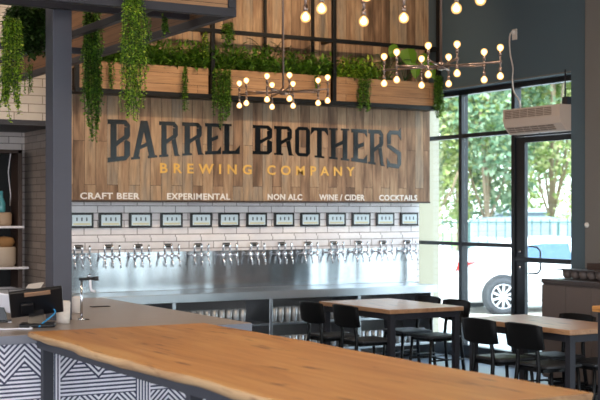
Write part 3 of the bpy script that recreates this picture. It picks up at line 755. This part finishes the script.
def fern(name, label, loc, n, L_, lm, seed=0, rise=.8, w=.035, cat='plant'):
    rnd = random.Random(seed); mb = MB(); sb = MB(); root = thing(name, label, cat, loc)
    for i in range(n):
        an = 2*math.pi*i/n+rnd.uniform(-.3, .3); L1 = L_*rnd.uniform(.7, 1.1); pts = []
        for k in range(12):
            t_ = k/11; r = L1*t_*.75; z = L1*(rise*t_-.75*t_*t_)
            pts.append(Vector((r*math.cos(an), r*math.sin(an)*.5, z)))
        sb.tube(pts, .003, 4)
        side_ = Vector((-math.sin(an), math.cos(an), 0))
        for k in range(1, 12):
            for s in (-1, 1):
                mb.leaf(pts[k], side_*s+Vector((math.cos(an), math.sin(an), -.2))*.4, Vector((0, 0, 1)), w*2*(1.2-k/12), w*.6)
    mb.build('leaves', lm, root, recalc=False); sb.build('stems', M['leaf_dark'], root); return root
# ivy on the frame over the bar
p = onY(133, YFr-.03, -6); vine('trailing_ivy', 'bright green ivy trailing over the front edge of the bar planter', p, 30, .86, .068, .02, M['leaf'], seed=1)
p = onY(92, 8.5, 14); vine('trailing_ivy', 'dark green ivy hanging just right of the grey column', (p.x, p.y, p.z), 34, .96, .07, .04, M['leaf_mid'], seed=2, leaf=.026)
p = onY(12, 8.3, 20); vine('trailing_ivy', 'ivy hanging left of the column with yellowish tips', (p.x, p.y, p.z), 30, .74, .06, .04, M['leaf'], seed=3, leaf=.026)
p = onY(28, 8.6, 10); vine('trailing_ivy', 'dark foliage mass hanging behind the beam, left of the column', (p.x, p.y, p.z), 70, .36, .17, .09, M['leaf_dark'], seed=4, leaf=.04)
p = onY(30, 9.0, 66); vine('trailing_ivy', 'short thin tendrils between the column and leftmost ivy', (p.x, p.y, p.z), 5, .22, .07, .03, M['leaf_mid'], seed=5, leaf=.02)
p = onY(146, 7.6, 18); vine('trailing_ivy', 'short ivy sprig to the right of the bright trailing ivy', (p.x, p.y, p.z), 6, .2, .03, .02, M['leaf_mid'], seed=6)
p = onY(165, 7.7, 18); vine('trailing_ivy', 'small ivy sprig under the planter frame above the wooden trough', (p.x, p.y, p.z), 8, .12, .03, .02, M['leaf_mid'], seed=7)
# wall planter greenery
def pw(px, py, Y=YP+.12): return onY(px, Y, py)
TZ = PZ+.29
for i, (a, b, lab, hh, nn) in enumerate(((100, 150, 'leafy green bush at the left of the wall planter behind the bright ivy', .30, 130), (152, 212, 'leafy green bush in the left wooden trough beside the steel post', .30, 150),
        (218, 262, 'leafy green bush just right of the steel post above the first pendant light', .30, 120), (264, 330, 'leafy green bush in the middle wooden trough', .28, 150), (338, 375, 'glossy green bush at the left end of the right trough', .26, 110))):
    A, B = pw(a, 0).x, pw(b, 0).x
    bush('trough_bush', lab, ((A+B)/2, YP+.13, TZ-.02), (B-A)/2, .05, hh*1.25, int(nn*1.5), M['leaf_mid'] if i != 4 else M['leaf'], .075, .42, seed=20+i)
def wv(px, w, L_, n, lab, mm, seed, z=TZ+.02, y=YP-.03, leaf=.03):
    vine('trailing_ivy', lab, (onY(px, y).x, y, z), n, L_, w, .02, mm, leaf=leaf, step=.018, seed=seed)
wv(223, .13, .62, 26, 'wide ivy curtain hanging over the steel post of the wall planter', M['leaf_mid'], 31)
wv(186, .03, .50, 7, 'narrow strand of ivy down the left wooden trough', M['leaf_mid'], 32)
wv(110, .03, .28, 5, 'thin tendril at the left end of the wall trough', M['leaf_mid'], 33)
wv(365, .085, .40, 20, 'ivy hanging over the right wooden trough', M['leaf_mid'], 34)
wv(438, .06, .55, 22, 'ivy hanging at the far right end of the wall planter beside the glass', M['leaf_mid'], 35, z=PZ+.4)
wv(316, .03, .16, 6, 'short ivy tip beside the right pair of pendant bulbs', M['leaf_mid'], 36)
vine('trailing_ivy', 'narrow bright strand of ivy falling from above beside the steel post', (pw(199, 0).x, YP-.02, onY(199, YP, 34).z), 6, .36, .03, .02, M['leaf'], leaf=.025, seed=37)
vine('trailing_ivy', 'ivy cluster over the upper rail right of the planter frame corner', (pw(221, 0).x, YP-.02, onY(221, YP, 24).z), 14, .22, .07, .03, M['leaf_mid'], leaf=.03, seed=38)
fern('spiky_plant', 'dark spiky plant rising from the middle trough', (pw(292, 0).x, YP+.12, TZ), 9, .52, M['leaf_red'], 41, 1.5, .03)
fern('spiky_plant', 'dark reddish leaves above the upper rail, left of the spiky plant', (pw(271, 0).x, YP+.14, TZ+.1), 6, .5, M['leaf_red'], 42, 1.45, .03)
fern('potted_fern', 'arching green fern at the right end of the wall planter', (pw(385, 0).x, YP+.1, TZ), 13, .55, M['leaf_mid'], 43, 1.3, .04)
fern('potted_fern', 'small fern by the left steel post of the wall planter', (pw(196, 0).x, YP+.1, TZ), 9, .38, M['leaf_mid'], 44, 1.3, .04)
bl = thing('broadleaf_plant', 'plant with large heart shaped leaves behind the right pendant light', 'plant', (pw(402, 0).x, YP+.02, TZ+.05))
for k, (dx, dz, L_, W_, an) in enumerate(((.0, .28, .26, .24, -80), (-.16, .30, .2, .16, -130), (.18, .22, .2, .15, -60), (.1, .1, .2, .16, -100), (.28, .12, .22, .14, -75))):
    mb = MB(); a = R(an); d = Vector((math.cos(a), -.15, math.sin(a))); wv_ = Vector((-math.sin(a), -.1, math.cos(a)))
    prof = [(0, .0), (.08, .38), (.3, .5), (.6, .38), (.85, .16), (1, 0)]
    top_ = Vector((dx, -.02-.015*k, dz+.1))
    cen = [mb.b.verts.new(top_+d*L_*t_) for t_, w_ in prof]
    for s in (-1, 1):
        ed = [cen[0]]+[mb.b.verts.new(top_+d*L_*t_+wv_*s*w_*W_+Vector((0, .02, 0))) for t_, w_ in prof[1:-1]]+[cen[-1]]
        for i in range(len(prof)-1):
            vs = [cen[i], cen[i+1], ed[i+1], ed[i]]; u_ = []
            for v in vs:
                if v not in u_: u_.append(v)
            mb.b.faces.new(u_)
    mb.build('leaf', M['leaf'], bl)
    MB().tube([(0, .05, 0), (dx*.6, .02, dz*.7), top_], .004, 5).build('stem', M['leaf_dark'], bl)

# ------------------------------------------------------------ chandeliers
FWD = Vector((math.sin(YAW), math.cos(YAW), 0)); RGT = Vector((math.cos(YAW), -math.sin(YAW), 0))
ch = thing('chandelier', 'x', 'pendant light')
mb = MB().cyl((0, 0, 0), (0, 0, ZC-2.965-.03), .011).lathe([(.001, -.03), (.03, -.03), (.035, 0), (.03, .03), (.012, .04)], (0, 0, 0), 16); mb.build('hanging_rod', M['copper'], ch)
MB().lathe([(.001, ZC-2.965-.03), (.06, ZC-2.965-.03), (.06, ZC-2.965-.002), (.001, ZC-2.965-.002)]).build('ceiling_rose', M['copper'], ch)
pts8 = [(-.455, .27), (-.37, -.02), (-.12, .42), (-.15, -.42), (.10, .30), (.07, -.50), (.355, -.03), (.445, -.30)]
bulb_me = stem_me = None
for k, (a, b) in enumerate(pts8):
    P = RGT*a+FWD*b
    arm = MB().cyl((0, 0, 0), P, .0095, seg=8); arm.build('arm', M['copper'], ch)
    st = MB().cyl(P+Vector((0, 0, -.075)), P+Vector((0, 0, .075)), .008, seg=8)
    for s in (-1, 1): st.cyl(P+Vector((0, 0, s*.045)), P+Vector((0, 0, s*.085)), .0125, seg=10)
    st.lathe([(.001, -.012), (.014, -.012), (.014, .012), (.001, .012)], P, 10)
    st.build('lamp_holder', M['copper'], ch)
    for s in (1, -1):
        prof = [(.010, .082), (.012, .088), (.021, .095), (.0275, .106), (.029, .116), (.0275, .127), (.020, .138), (.010, .1435), (.001, .145)]
        if bulb_me is None:
            o = MB().lathe([(r, z-.082) for r, z in prof], (0, 0, 0), 14).build('bulb', M['envelope'], ch); bulb_me = o.data
            fl = MB().lathe([(.004, .006), (.012, .018), (.019, .028), (.019, .040), (.012, .050), (.001, .053)], (0, 0, 0), 10).build('filament', M['bulb']); fil_me = fl.data; bpy.data.objects.remove(fl)
        else:
            o = bpy.data.objects.new('bulb', bulb_me); col.objects.link(o); o.parent = ch
        o.location = P+Vector((0, 0, s*.082))
        if s < 0: o.rotation_euler = (math.pi, 0, 0)
        fo = bpy.data.objects.new('filament', fil_me); col.objects.link(fo); fo.parent = o
c1 = atd(441, 66, 10.2); ch.location = (c1.x, c1.y, 2.965)
ch['label'] = 'sputnik chandelier in front of the window wall, right of the other two'; ch['group'] = 'sputnik chandeliers'
c2 = atd(283, 92, 12.4); dup(ch, (c2.x, c2.y, 2.965), 0, 'sputnik chandelier in front of the planter and lettered sign')
c3 = atd(390, 10, 6.62); dup(ch, (c3.x, c3.y, 2.965), 0, 'sputnik chandelier cut off by the top edge of the view')

# ------------------------------------------------------------ air curtain heater, outlet, cord, button
yl, yr = onX(503, 8.80).y, onX(570.5, XW).y
ht = thing('air_curtain', 'beige air curtain heater mounted over the glass door', 'heater', (0, 0, 0))
def hb(y): return None
prof = [(XW+.06, 2.61), (8.89, 2.61), (8.82, 2.69), (8.80, 2.76), (8.80, 2.885), (XW+.06, 2.885)]
MB().poly([(x, yr, z) for x, z in prof], (0, yl-yr, 0)).build('casing', M['beige'], ht)
g = MB()
ga, gb_ = yr+.12, yl-.03; nn = 6; stp = (gb_-ga)/nn
for k in range(nn):
    for j in range(5):
        g.box(8.794, 8.7995, ga+k*stp+.008, ga+(k+1)*stp-.008, 2.782+j*.018, 2.792+j*.018)
g.build('upper_grille', M['grille'], ht)
g = MB(); a0 = Vector((8.89, 0, 2.61)); a1 = Vector((8.82, 0, 2.69))
for k in range(nn):
    for j in range(3):
        t0 = .25+j*.25
        c0 = a0.lerp(a1, t0); c1_ = a0.lerp(a1, t0+.13)
        g.poly([(c0.x-.005, ga+k*stp+.008, c0.z-.005), (c1_.x-.005, ga+k*stp+.008, c1_.z-.005), (c1_.x-.005, ga+(k+1)*stp-.008, c1_.z-.005), (c0.x-.005, ga+(k+1)*stp-.008, c0.z-.005)], (.004, 0, .004))
g.build('lower_grille', M['grille'], ht)
MB().lathe([(.001, 0), (.012, 0), (.012, .008), (.001, .008)]).build('knob', M['blackplastic'], ht, (8.93, (yl+yr)/2, 2.60))
MB().box(8.93, XW+.06, yr+.03, yr+.11, 2.886, 2.97, .003).build('bracket', M['steel'], ht)
MB().cyl((8.94, yr+.07, 2.96), (8.94, yr+.07, 3.26), .008).build('conduit', M['steel'], ht)
po = onX(515, XW, 34.5)
ol = thing('wall_outlet', 'white wall outlet plate high on the slate wall', 'outlet', (XW, po.y, po.z))
MB().box(-.012, -.0005, -.04, .04, -.06, .06, .003).build('plate', M['paper'], ol)
MB().box(-.04, -.013, -.02, .02, .01, .04, .003).build('plug', M['offwhite'], ol)
cord = [onX(x, X, y) for x, y, X in ((514, 33, XW-.03), (510.5, 33.5, XW-.035), (509.5, 42, XW-.02), (510.5, 56, XW-.015), (513, 68, XW-.02), (512.5, 80, XW-.03), (514, 92, 8.93), (519, 100, 8.90))]
cord.append(Vector((8.88, cord[-1].y-.05, 2.888)))
sm = []
for i in range(len(cord)-1):
    for k in range(4):
        t_ = k/4; p0, p1, p2, p3 = cord[max(i-1, 0)], cord[i], cord[i+1], cord[min(i+2, len(cord)-1)]
        sm.append(.5*((2*p1)+(p2-p0)*t_+(2*p0-5*p1+4*p2-p3)*t_*t_+(3*p1-p0-3*p2+p3)*t_**3))
sm.append(cord[-1])
o = MB().tube(sm, .008, 6).build('power_cord', M['paper']); tag(o, 'white power cord from the wall outlet down to the heater', 'cord')
pk = onX(584.5, XW-.05, 225)
o = MB().lathe([(.001, 0), (.028, 0), (.028, .012), (.018, .02), (.001, .022)]).build('door_button', M['offwhite'], None, (XW-.0505, pk.y-.04, pk.z)); o.rotation_euler = (0, R(-90), 0)
tag(o, 'small round white button on the pier beside the door', 'button')

# ------------------------------------------------------------ service cabinet with caddy
cx0 = 8.37; cb = thing('service_cabinet', 'dark grey-brown service cabinet standing against the right wall', 'cabinet')
cyl_ = onX(543, cx0).y
MB().box(cx0, XW-.068, 6.6, cyl_, .08, 1.03, .003).build('carcass', M['cabinet'], cb)
MB().box(cx0+.05, XW-.068, 6.62, cyl_-.02, 0, .079).build('plinth', M['black'], cb)
MB().box(cx0-.03, XW-.068, 6.58, onX(541, cx0-.03).y, 1.031, 1.075, .004).build('cabinet_top', M['cabtop'], cb)
yy = [cyl_, onX(567, cx0).y, onX(593, cx0).y, onX(593, cx0).y-.45, onX(593, cx0).y-.9]
for a, b in zip(yy, yy[1:]):
    d = MB().box(cx0-.018, cx0-.001, b+.003, a-.003, .1, 1.015, .002).build('cabinet_door', M['cabinet'], cb)
cz = 1.076; cyy = onX(562, 8.55).y
cd = thing('condiment_caddy', 'dark tray of round cups on the service cabinet top', 'caddy', (8.58, cyy, cz))
MB().box(-.10, .10, -.75, .03, .088, .10, .003).build('caddy_tray', M['cabtop'], cd)
for k in range(6):
    MB().lathe([(.001, 0), (.03, .002), (.05, .03), (.056, .087), (.001, .087)], (0, 0, 0), 16).build('cup', M['cabinet'], cd, (-.02, -.075-.118*k, 0))
o = MB().box(-.09, .09, -.5, 0, 0, .16, .006).build('wooden_crate', M['browndark'], None, (8.77, onX(588, 8.7).y, cz)); tag(o, 'low dark brown box behind the tray of cups on the cabinet', 'box')

# ------------------------------------------------------------ tables
def dining_table(name, label, x0, x1, y0, y1, z, group=None, th=.045, lt=.06, mat='table'):
    t = thing(name, label, 'table', (x0, y0, 0), 0, group)
    w, l = x1-x0, y1-y0
    MB().box(0, w, 0, l, z-th, z, .006).build('tabletop', M[mat], t)
    i = .03
    for a in (i, w-i-lt):
        for b in (i, l-i-lt): MB().box(a, a+lt, b, b+lt, 0, z-th-.001, .003).build('leg', M['steel'], t)
    ap = MB()
    ap.box(i+lt, w-i-lt, i, i+.04, z-th-.062, z-th-.001).box(i+lt, w-i-lt, l-i-.04, l-i, z-th-.062, z-th-.001).box(i, i+.04, i+lt, l-i-lt, z-th-.062, z-th-.001).box(w-i-.04, w-i, i+lt, l-i-lt, z-th-.062, z-th-.001)
    ap.build('apron', M['steel'], t)
    return t
TZt = .78
dining_table('dining_table', 'wooden dining table with four black chairs in front of the back counter', 6.86, 7.78, 10.06, 11.42, TZt, 'wood topped dining tables')
dining_table('dining_table', 'wooden dining table with black chairs nearest the service cabinet', 6.97, 7.68, 7.60, 9.0, TZt, 'wood topped dining tables')
dining_table('high_table', 'orange wood high table end showing at the right edge of the view', 6.50, 7.2, 5.4, 6.85, 1.05, None, mat='oak')

# live edge table
TX0, TX1, TY0, TY1, TT = 2.22, 3.38, 3.56, 7.03, 1.05
le = thing('live_edge_table', 'long live-edge oak bar table on black steel legs in the foreground', 'table', (0, 0, 0))
mb = MB(); n = 70; rr = random.Random(3)
def wob(s, y): return .014*math.sin(y*3.1+s)+.008*math.sin(y*8.3+2*s)+.004*math.sin(y*21+3*s)
rows = []
for i in range(n+1):
    y = TY0+(TY1-TY0)*i/n; ex = 0
    w0, w1 = wob(0, y), wob(2.3, y)
    a = TX0+w0; b = TX1+w1*.6
    cut = .012+.006*math.sin(y*11)
    ring = [(a, y, TT-.001), (a+.003, y, TT), (b-.003, y, TT), (b, y, TT-.004), (b-.02, y, TT-.05), (a+cut+.012+wob(5, y)*.8, y, TT-.05), (a-.004+.3*wob(7, y), y, TT-.024)]
    rows.append([mb.b.verts.new(p) for p in ring])
for a, b in zip(rows, rows[1:]):
    for k in range(7):
        f = mb.b.faces.new((a[k], a[(k+1) % 7], b[(k+1) % 7], b[k])); f.material_index = 0 if k in (0, 1) else 1
        f.smooth = k in (4, 5, 6)
for r_ in (rows[0], rows[-1]): mb.b.faces.new(r_ if r_ is rows[-1] else r_[::-1]).material_index = 1
mb.build('slab_top', [M['oak'], M['oak_edge']], le)
z2 = TT-.051
ap = MB().box(TX0+.055, TX0+.105, TY0+.1, TY1-.02, z2-.045, z2).box(TX1-.12, TX1-.07, TY0+.1, TY1-.02, z2-.045, z2).box(TX0+.095, TX1-.12, TY0+.1, TY0+.15, z2-.045, z2).box(TX0+.095, TX1-.12, TY1-.07, TY1-.02, z2-.045, z2)
ap.build('steel_frame', M['steel'], le)
for y in (TY1-.09, onX(186, TX0+.05).y, TY0+.12):
    for x in (TX0+.07, TX1-.12):
        MB().box(x, x+(.065 if x < 3 else .05), y, y+.05, 0, z2-.046, .003).build('leg', M['steel'], le)

# ------------------------------------------------------------ chairs
chair = thing('dining_chair', 'x', 'chair')
# seat towards +X, back at -X
mb = MB(); N = 6
top, botm = [], []
sb = MB().box(-.19, .21, -.20, .20, .445, .475, .02); sb.build('seat', M['seat'], chair)
bb = MB(); pts = []
for i in range(9):
    t_ = -1+2*i/8; y = t_*.232; x = -.235+.0-.035*(1-t_*t_)
    pts.append((x, y))
V = []
prof = [(.0, .600), (-.004, .618), (-.02, .70), (-.034, .81), (-.036, .825)]
for j, (dx, z) in enumerate(prof):
    for s in (0, 1):
        pass
grid = {}
for s in (0, 1):
    for j, (dx, z) in enumerate(prof):
        for i, (x, y) in enumerate(pts):
            yy_ = y*(.93 if j in (0, 4) else 1.0)
            grid[s, j, i] = bb.b.verts.new((x+dx-(.014 if s else 0), yy_, z-.012*(abs(y)/.23)**4*(1 if j == 4 else -1 if j == 0 else 0)))
for j in range(4):
    for i in range(8):
        bb.b.faces.new((grid[0, j, i], grid[0, j, i+1], grid[0, j+1, i+1], grid[0, j+1, i])).smooth = True
        bb.b.faces.new((grid[1, j, i], grid[1, j+1, i], grid[1, j+1, i+1], grid[1, j, i+1])).smooth = True
for i in range(8):
    bb.b.faces.new((grid[0, 0, i], grid[1, 0, i], grid[1, 0, i+1], grid[0, 0, i+1])); bb.b.faces.new((grid[0, 4, i], grid[0, 4, i+1], grid[1, 4, i+1], grid[1, 4, i]))
for j in range(4):
    bb.b.faces.new((grid[0, j, 0], grid[0, j+1, 0], grid[1, j+1, 0], grid[1, j, 0])); bb.b.faces.new((grid[0, j, 8], grid[1, j, 8], grid[1, j+1, 8], grid[0, j+1, 8]))
bb.build('backrest', M['blackwood'], chair)
for s in (-1, 1):
    MB().tube([(-.27, s*.15, 0), (-.222, s*.135, .44), (-.225, s*.125, .56), (-.258, s*.12, .74)], .018, 8).build('leg', M['black'], chair)
    MB().tube([(.21, s*.18, 0), (.175, s*.165, .444)], .0155, 8).build('leg', M['black'], chair)
MB().box(-.20, .18, -.165, .165, .415, .444).build('seat_frame', M['black'], chair)
MB().tube([(-.24, -.166, .22), (.19, -.17, .22)], .009, 6).build('stretcher', M['black'], chair)
MB().tube([(-.24, .166, .22), (.19, .17, .22)], .009, 6).build('stretcher', M['black'], chair)
MB().tube([(-.03, -.168, .22), (-.03, .168, .22)], .009, 6).build('stretcher', M['black'], chair)
spots = [(6.74, 10.93, 0, 'black curved-back chair, left one tucked at the table by the counter'), (6.80, 10.36, 0, 'black curved-back chair, second from left, at the counter-side table'),
         (7.01, 8.50, 0, 'black curved-back chair tucked at the far end of the cabinet-side table'), (7.03, 7.93, 0, 'black curved-back chair tucked at the near end of the cabinet-side table'),
         (7.70, 10.95, math.pi, 'black chair on the window side of the counter-side table, farther one'), (7.64, 10.36, math.pi, 'black chair on the window side of the counter-side table, nearer one'),
         (7.50, 8.38, math.pi, 'black chair on the cabinet side of the right table, farther one'), (7.50, 7.85, math.pi, 'black chair on the cabinet side of the right table, nearer one')]
for i, (x, y, rz, lab) in enumerate(spots):
    o = chair if i == 0 else copy_tree(chair)
    o.location = (x, y, 0); o.rotation_euler = (0, 0, rz); o['label'] = lab; o['group'] = 'black dining chairs'

# ------------------------------------------------------------ things on the bar
def bz(px, py): 
    d = F*(H-BZ)/(py-HY); a, b = ray(px); return Vector((a*d, b*d, BZ+.001))
# faucet
q = bz(81.5, 320)
fc = thing('glass_rinser_tap', 'slim chrome water tap with black lever standing on the bar', 'tap', q)
MB().cyl((0, 0, 0), (0, 0, .27), .0085).lathe([(.025, 0), (.025, .008), (.012, .014)], (0, 0, 0), 16).build('riser', M['chrome'], fc)
mb = MB().cyl((-.015, .005, .272), (.07, -.04, .276), .011).cyl((.07, -.04, .276), (.10, -.055, .278), .015); mb.build('valve', M['blackplastic'], fc)
MB().tube([(.05, -.03, .268), (.052, -.03, .22), (.058, -.034, .195), (.08, -.046, .19)], .009).build('spout', M['white'], fc)
MB().cyl((.035, -.02, .285), (.05, -.03, .305), .008).build('lever', M['chrome'], fc)
for (x0_, x1_, y_, lab) in ((82, 104, 306.2, 'thin dark drip mat behind the chrome water tap'), (72, 82, 319.3, 'thin dark drip mat at the foot of the chrome water tap')):
    a = bz(x0_, y_); b = bz(x1_, y_)
    o = MB().box(0, b.x-a.x, -.06, .0, 0, .004, .001).build('drip_mat', M['black'], None, (a.x+.03, min(a.y, b.y), BZ+.0005)); tag(o, lab, 'mat')
# paper cup / bag
q = bz(63.2, 323.5)
mb = MB(); ring_n = 20
cup = thing('paper_bag', 'white paper bag of stirrers standing on the bar in front of the column', 'paper bag', q, -YAW)
bgm = plain('printed_paper', 'e6ddd4', .8, 0, var=.25, scale=30)
MB().lathe([(.001, 0), (.042, 0), (.044, .05), (.046, .10), (.047, .135), (.042, .146), (.036, .14), (.001, .138)], (0, 0, 0), 10).build('bag', bgm, cup)
q = bz(76.5, 313)
o = MB().lathe([(.001, 0), (.032, 0), (.034, .06), (.035, .10), (.03, .118), (.001, .118)], (0, 0, 0), 10).build('paper_roll', M['paper'], None, q); tag(o, 'pinkish paper roll half hidden by the column on the bar', 'paper roll')
# POS terminals
q = bz(36, 327)
ps = thing('pos_terminal', 'black point of sale terminal with tilted screen on the bar', 'terminal', q, -YAW+R(8))
MB().box(-.10, .12, -.06, .12, 0, .022, .008).build('base', M['blackplastic'], ps)
MB().poly([(-.05, .0, .02), (.05, .0, .02), (.04, .07, .13), (-.04, .07, .13)], (0, .035, 0)).build('stand', M['blackplastic'], ps)
m4 = Matrix.Translation((0.0, .03, .155)) @ Euler((R(-52), R(-6), R(6))).to_matrix().to_4x4()
MB().box(-.165, .165, -.105, .105, -.014, .014, .008, mat=m4).build('screen_housing', M['blackplastic'], ps)
MB().box(-.15, .15, -.092, .092, .0145, .0165, mat=m4).build('screen_face', plain('off_screen', '2c2326', .12), ps)
MB().box(-.07, .09, -.10, -.07, -.022, -.0145, .002, mat=m4).build('reflection_strip', plain('warm_reflection', 'c9a184', .3, .6), ps)  # warm strip painted on as a reflection along the terminal
MB().box(-.10, -.02, -.02, .06, -.04, -.0145, .008, mat=m4).build('port_cover', M['blackplastic'], ps)
# white tablet at the left edge
q = bz(2, 322)
tb = thing('white_tablet_terminal', 'white tablet terminal seen from behind at the left edge', 'terminal', q, -YAW)
m5 = Matrix.Translation((-.02, .0, .13)) @ Euler((R(-65), R(8), 0)).to_matrix().to_4x4()
MB().box(-.12, .085, -.07, .07, -.007, .007, .006, mat=m5).build('tablet', M['white'], tb)
MB().poly([(-.06, -.01, .012), (.03, -.01, .012), (.01, .01, .11), (-.04, .01, .11)], (0, .03, 0)).build('stand', M['blackplastic'], tb)
MB().box(-.08, .05, -.05, .06, 0, .012, .004).build('base', M['blackplastic'], tb)
q = bz(24, 311)
rp = thing('receipt_printer', 'black receipt printer with pale paper lid behind the terminal', 'printer', q, -YAW+R(-12))
MB().box(-.09, .09, -.07, .09, 0, .12, .01).build('printer_body', M['blackplastic'], rp)
m6 = Matrix.Translation((.06, .02, .175)) @ Euler((R(25), R(-8), 0)).to_matrix().to_4x4()
MB().box(-.05, .07, -.05, .05, -.004, .004, .002, mat=m6).build('paper_lid', M['paper'], rp)
MB().box(.02, .10, -.03, .03, .121, .165, .004).build('roll_holder', M['blackplastic'], rp)
# cables
def cable(name, pts, r, mat, lab):
    P = [Vector(p) for p in pts]; sm_ = []
    for i in range(len(P)-1):
        for k in range(5):
            t_ = k/5; p0, p1, p2, p3 = P[max(i-1, 0)], P[i], P[i+1], P[min(i+2, len(P)-1)]
            sm_.append(.5*((2*p1)+(p2-p0)*t_+(2*p0-5*p1+4*p2-p3)*t_*t_+(3*p1-p0-3*p2+p3)*t_**3))
    sm_.append(P[-1]); o = MB().tube(sm_, r, 6).build(name, mat); tag(o, lab, 'cable'); return o
b1 = bz(39, 328); b2 = bz(54, 326)
cable('blue_cable', [b1+Vector((0, 0, .006)), b1+Vector((.04, .03, .03)), b2+Vector((.0, .0, .075)), b2+Vector((.01, .02, .10)), b2+Vector((-.025, .04, .115))], .005, M['blue'], 'bright blue cable looping up in front of the black terminal')
cable('white_cable', [bz(-14, 329)+Vector((0, 0, .004)), bz(4, 330)+Vector((0, 0, .004)), bz(20, 329.5)+Vector((0, 0, .004)), bz(32, 329.5)+Vector((0, 0, .004)), bz(30, 328)+Vector((0, 0, .004))], .005, M['white'], 'white cable lying along the front of the bar top')
cable('white_lead', [bz(0, 318)+Vector((0, -.03, .06)), bz(1, 319)+Vector((0, -.03, .03)), bz(5, 322)+Vector((0, 0, .004)), bz(12, 323)+Vector((0, 0, .004))], .003, M['white'], 'thin white lead dropping from the white tablet')

# ------------------------------------------------------------ light
def area(name, loc, rot, sx, sy, power, color=(1, 1, 1), portal=False):
    l = bpy.data.lights.new(name, 'AREA'); l.shape = 'RECTANGLE'; l.size = sx; l.size_y = sy; l.energy = power; l.color = color
    if portal: l.cycles.is_portal = True
    o = bpy.data.objects.new(name, l); col.objects.link(o); o.location = loc; o.rotation_euler = rot; return o
area('window_portal', (9.28, 11.1, 1.6), (0, R(90), 0), 3.3, 3.0, 1, portal=True)
area('window_portal', (9.28, 2.3, 1.6), (0, R(90), 0), 3.3, 6.7, 1, portal=True)
area('rear_portal', (1.7, -4.15, 2.0), (R(90), 0, 0), 8.7, 2.9, 1, portal=True)
area('left_portal', (-3.65, 2.25, 2.25), (0, R(-90), 0), 3.6, 9.6, 1, portal=True)
area('niche_fill', (2.6, 13.1, 2.64), (R(15), 0, 0), 1.6, .3, 14, (1, .86, .74))  # unseen light added under the soffit to brighten the niche tiles
for x, y in ((2.4, 10.6), (1.5, 2.5), (4.6, 4.5), (1.0, 6.0), (4.6, 8.2), (6.8, 6.5)):
    area('ceiling_fill', (x, y, ZC-.05), (0, 0, 0), .5, .5, 45, (1, .80, .6))  # unseen warm area lights added overhead to fill the room
# track spots washing the sign wall
for x in (5.0, 6.4, 7.9):
    l = bpy.data.lights.new('track_spot', 'SPOT'); l.energy = 170; l.spot_size = R(75); l.spot_blend = .8; l.color = (1, .72, .45); l.shadow_soft_size = .06
    o = bpy.data.objects.new('track_spot', l); col.objects.link(o); o.location = (x-.5, 9.4, ZC-.15)
    d = Vector((x, 12.3, 3.4))-o.location; o.rotation_euler = d.to_track_quat('-Z', 'Y').to_euler()
sun = bpy.data.lights.new('sun', 'SUN'); sun.energy = 9; sun.angle = R(1); sun.color = (1, .95, .86)
o = bpy.data.objects.new('sun', sun); col.objects.link(o)
d = Vector((.75, .45, -.95)); o.rotation_euler = d.to_track_quat('-Z', 'Y').to_euler()
w = bpy.data.worlds.new('sky'); bpy.context.scene.world = w; w.use_nodes = True
nt = w.node_tree; bg = nt.nodes['Background']
tcn = nt.nodes.new('ShaderNodeTexCoord'); sp_ = nt.nodes.new('ShaderNodeSeparateXYZ'); nt.links.new(tcn.outputs['Generated'], sp_.inputs[0])
rmp = nt.nodes.new('ShaderNodeValToRGB'); nt.links.new(sp_.outputs[2], rmp.inputs[0])
rmp.color_ramp.elements[0].color = (.93, .96, 1, 1); rmp.color_ramp.elements[0].position = .0
rmp.color_ramp.elements[1].color = (.55, .72, 1, 1); rmp.color_ramp.elements[1].position = .9
nt.links.new(rmp.outputs[0], bg.inputs[0]); bg.inputs[1].default_value = 6.0

# ------------------------------------------------------------ camera
cam = bpy.data.cameras.new('camera'); co = bpy.data.objects.new('camera', cam); col.objects.link(co)
cam.sensor_width = 36; cam.lens = F/600*36; cam.shift_y = 11/600
co.location = (0, 0, H); co.rotation_euler = (R(90), 0, -YAW)
cam.dof.use_dof = True; cam.dof.focus_distance = 9.5; cam.dof.aperture_fstop = 3.8
cam.clip_end = 300
sc = bpy.context.scene; sc.camera = co
sc.view_settings.view_transform = 'Standard'; sc.view_settings.look = 'None'; sc.view_settings.exposure = 0; sc.view_settings.gamma = 1
sc.view_settings.use_curve_mapping = False
try:
    sc.cycles.use_denoising = True
    sc.cycles.sample_clamp_indirect = 6
    sc.cycles.max_bounces = 8; sc.cycles.transparent_max_bounces = 16
except Exception: pass
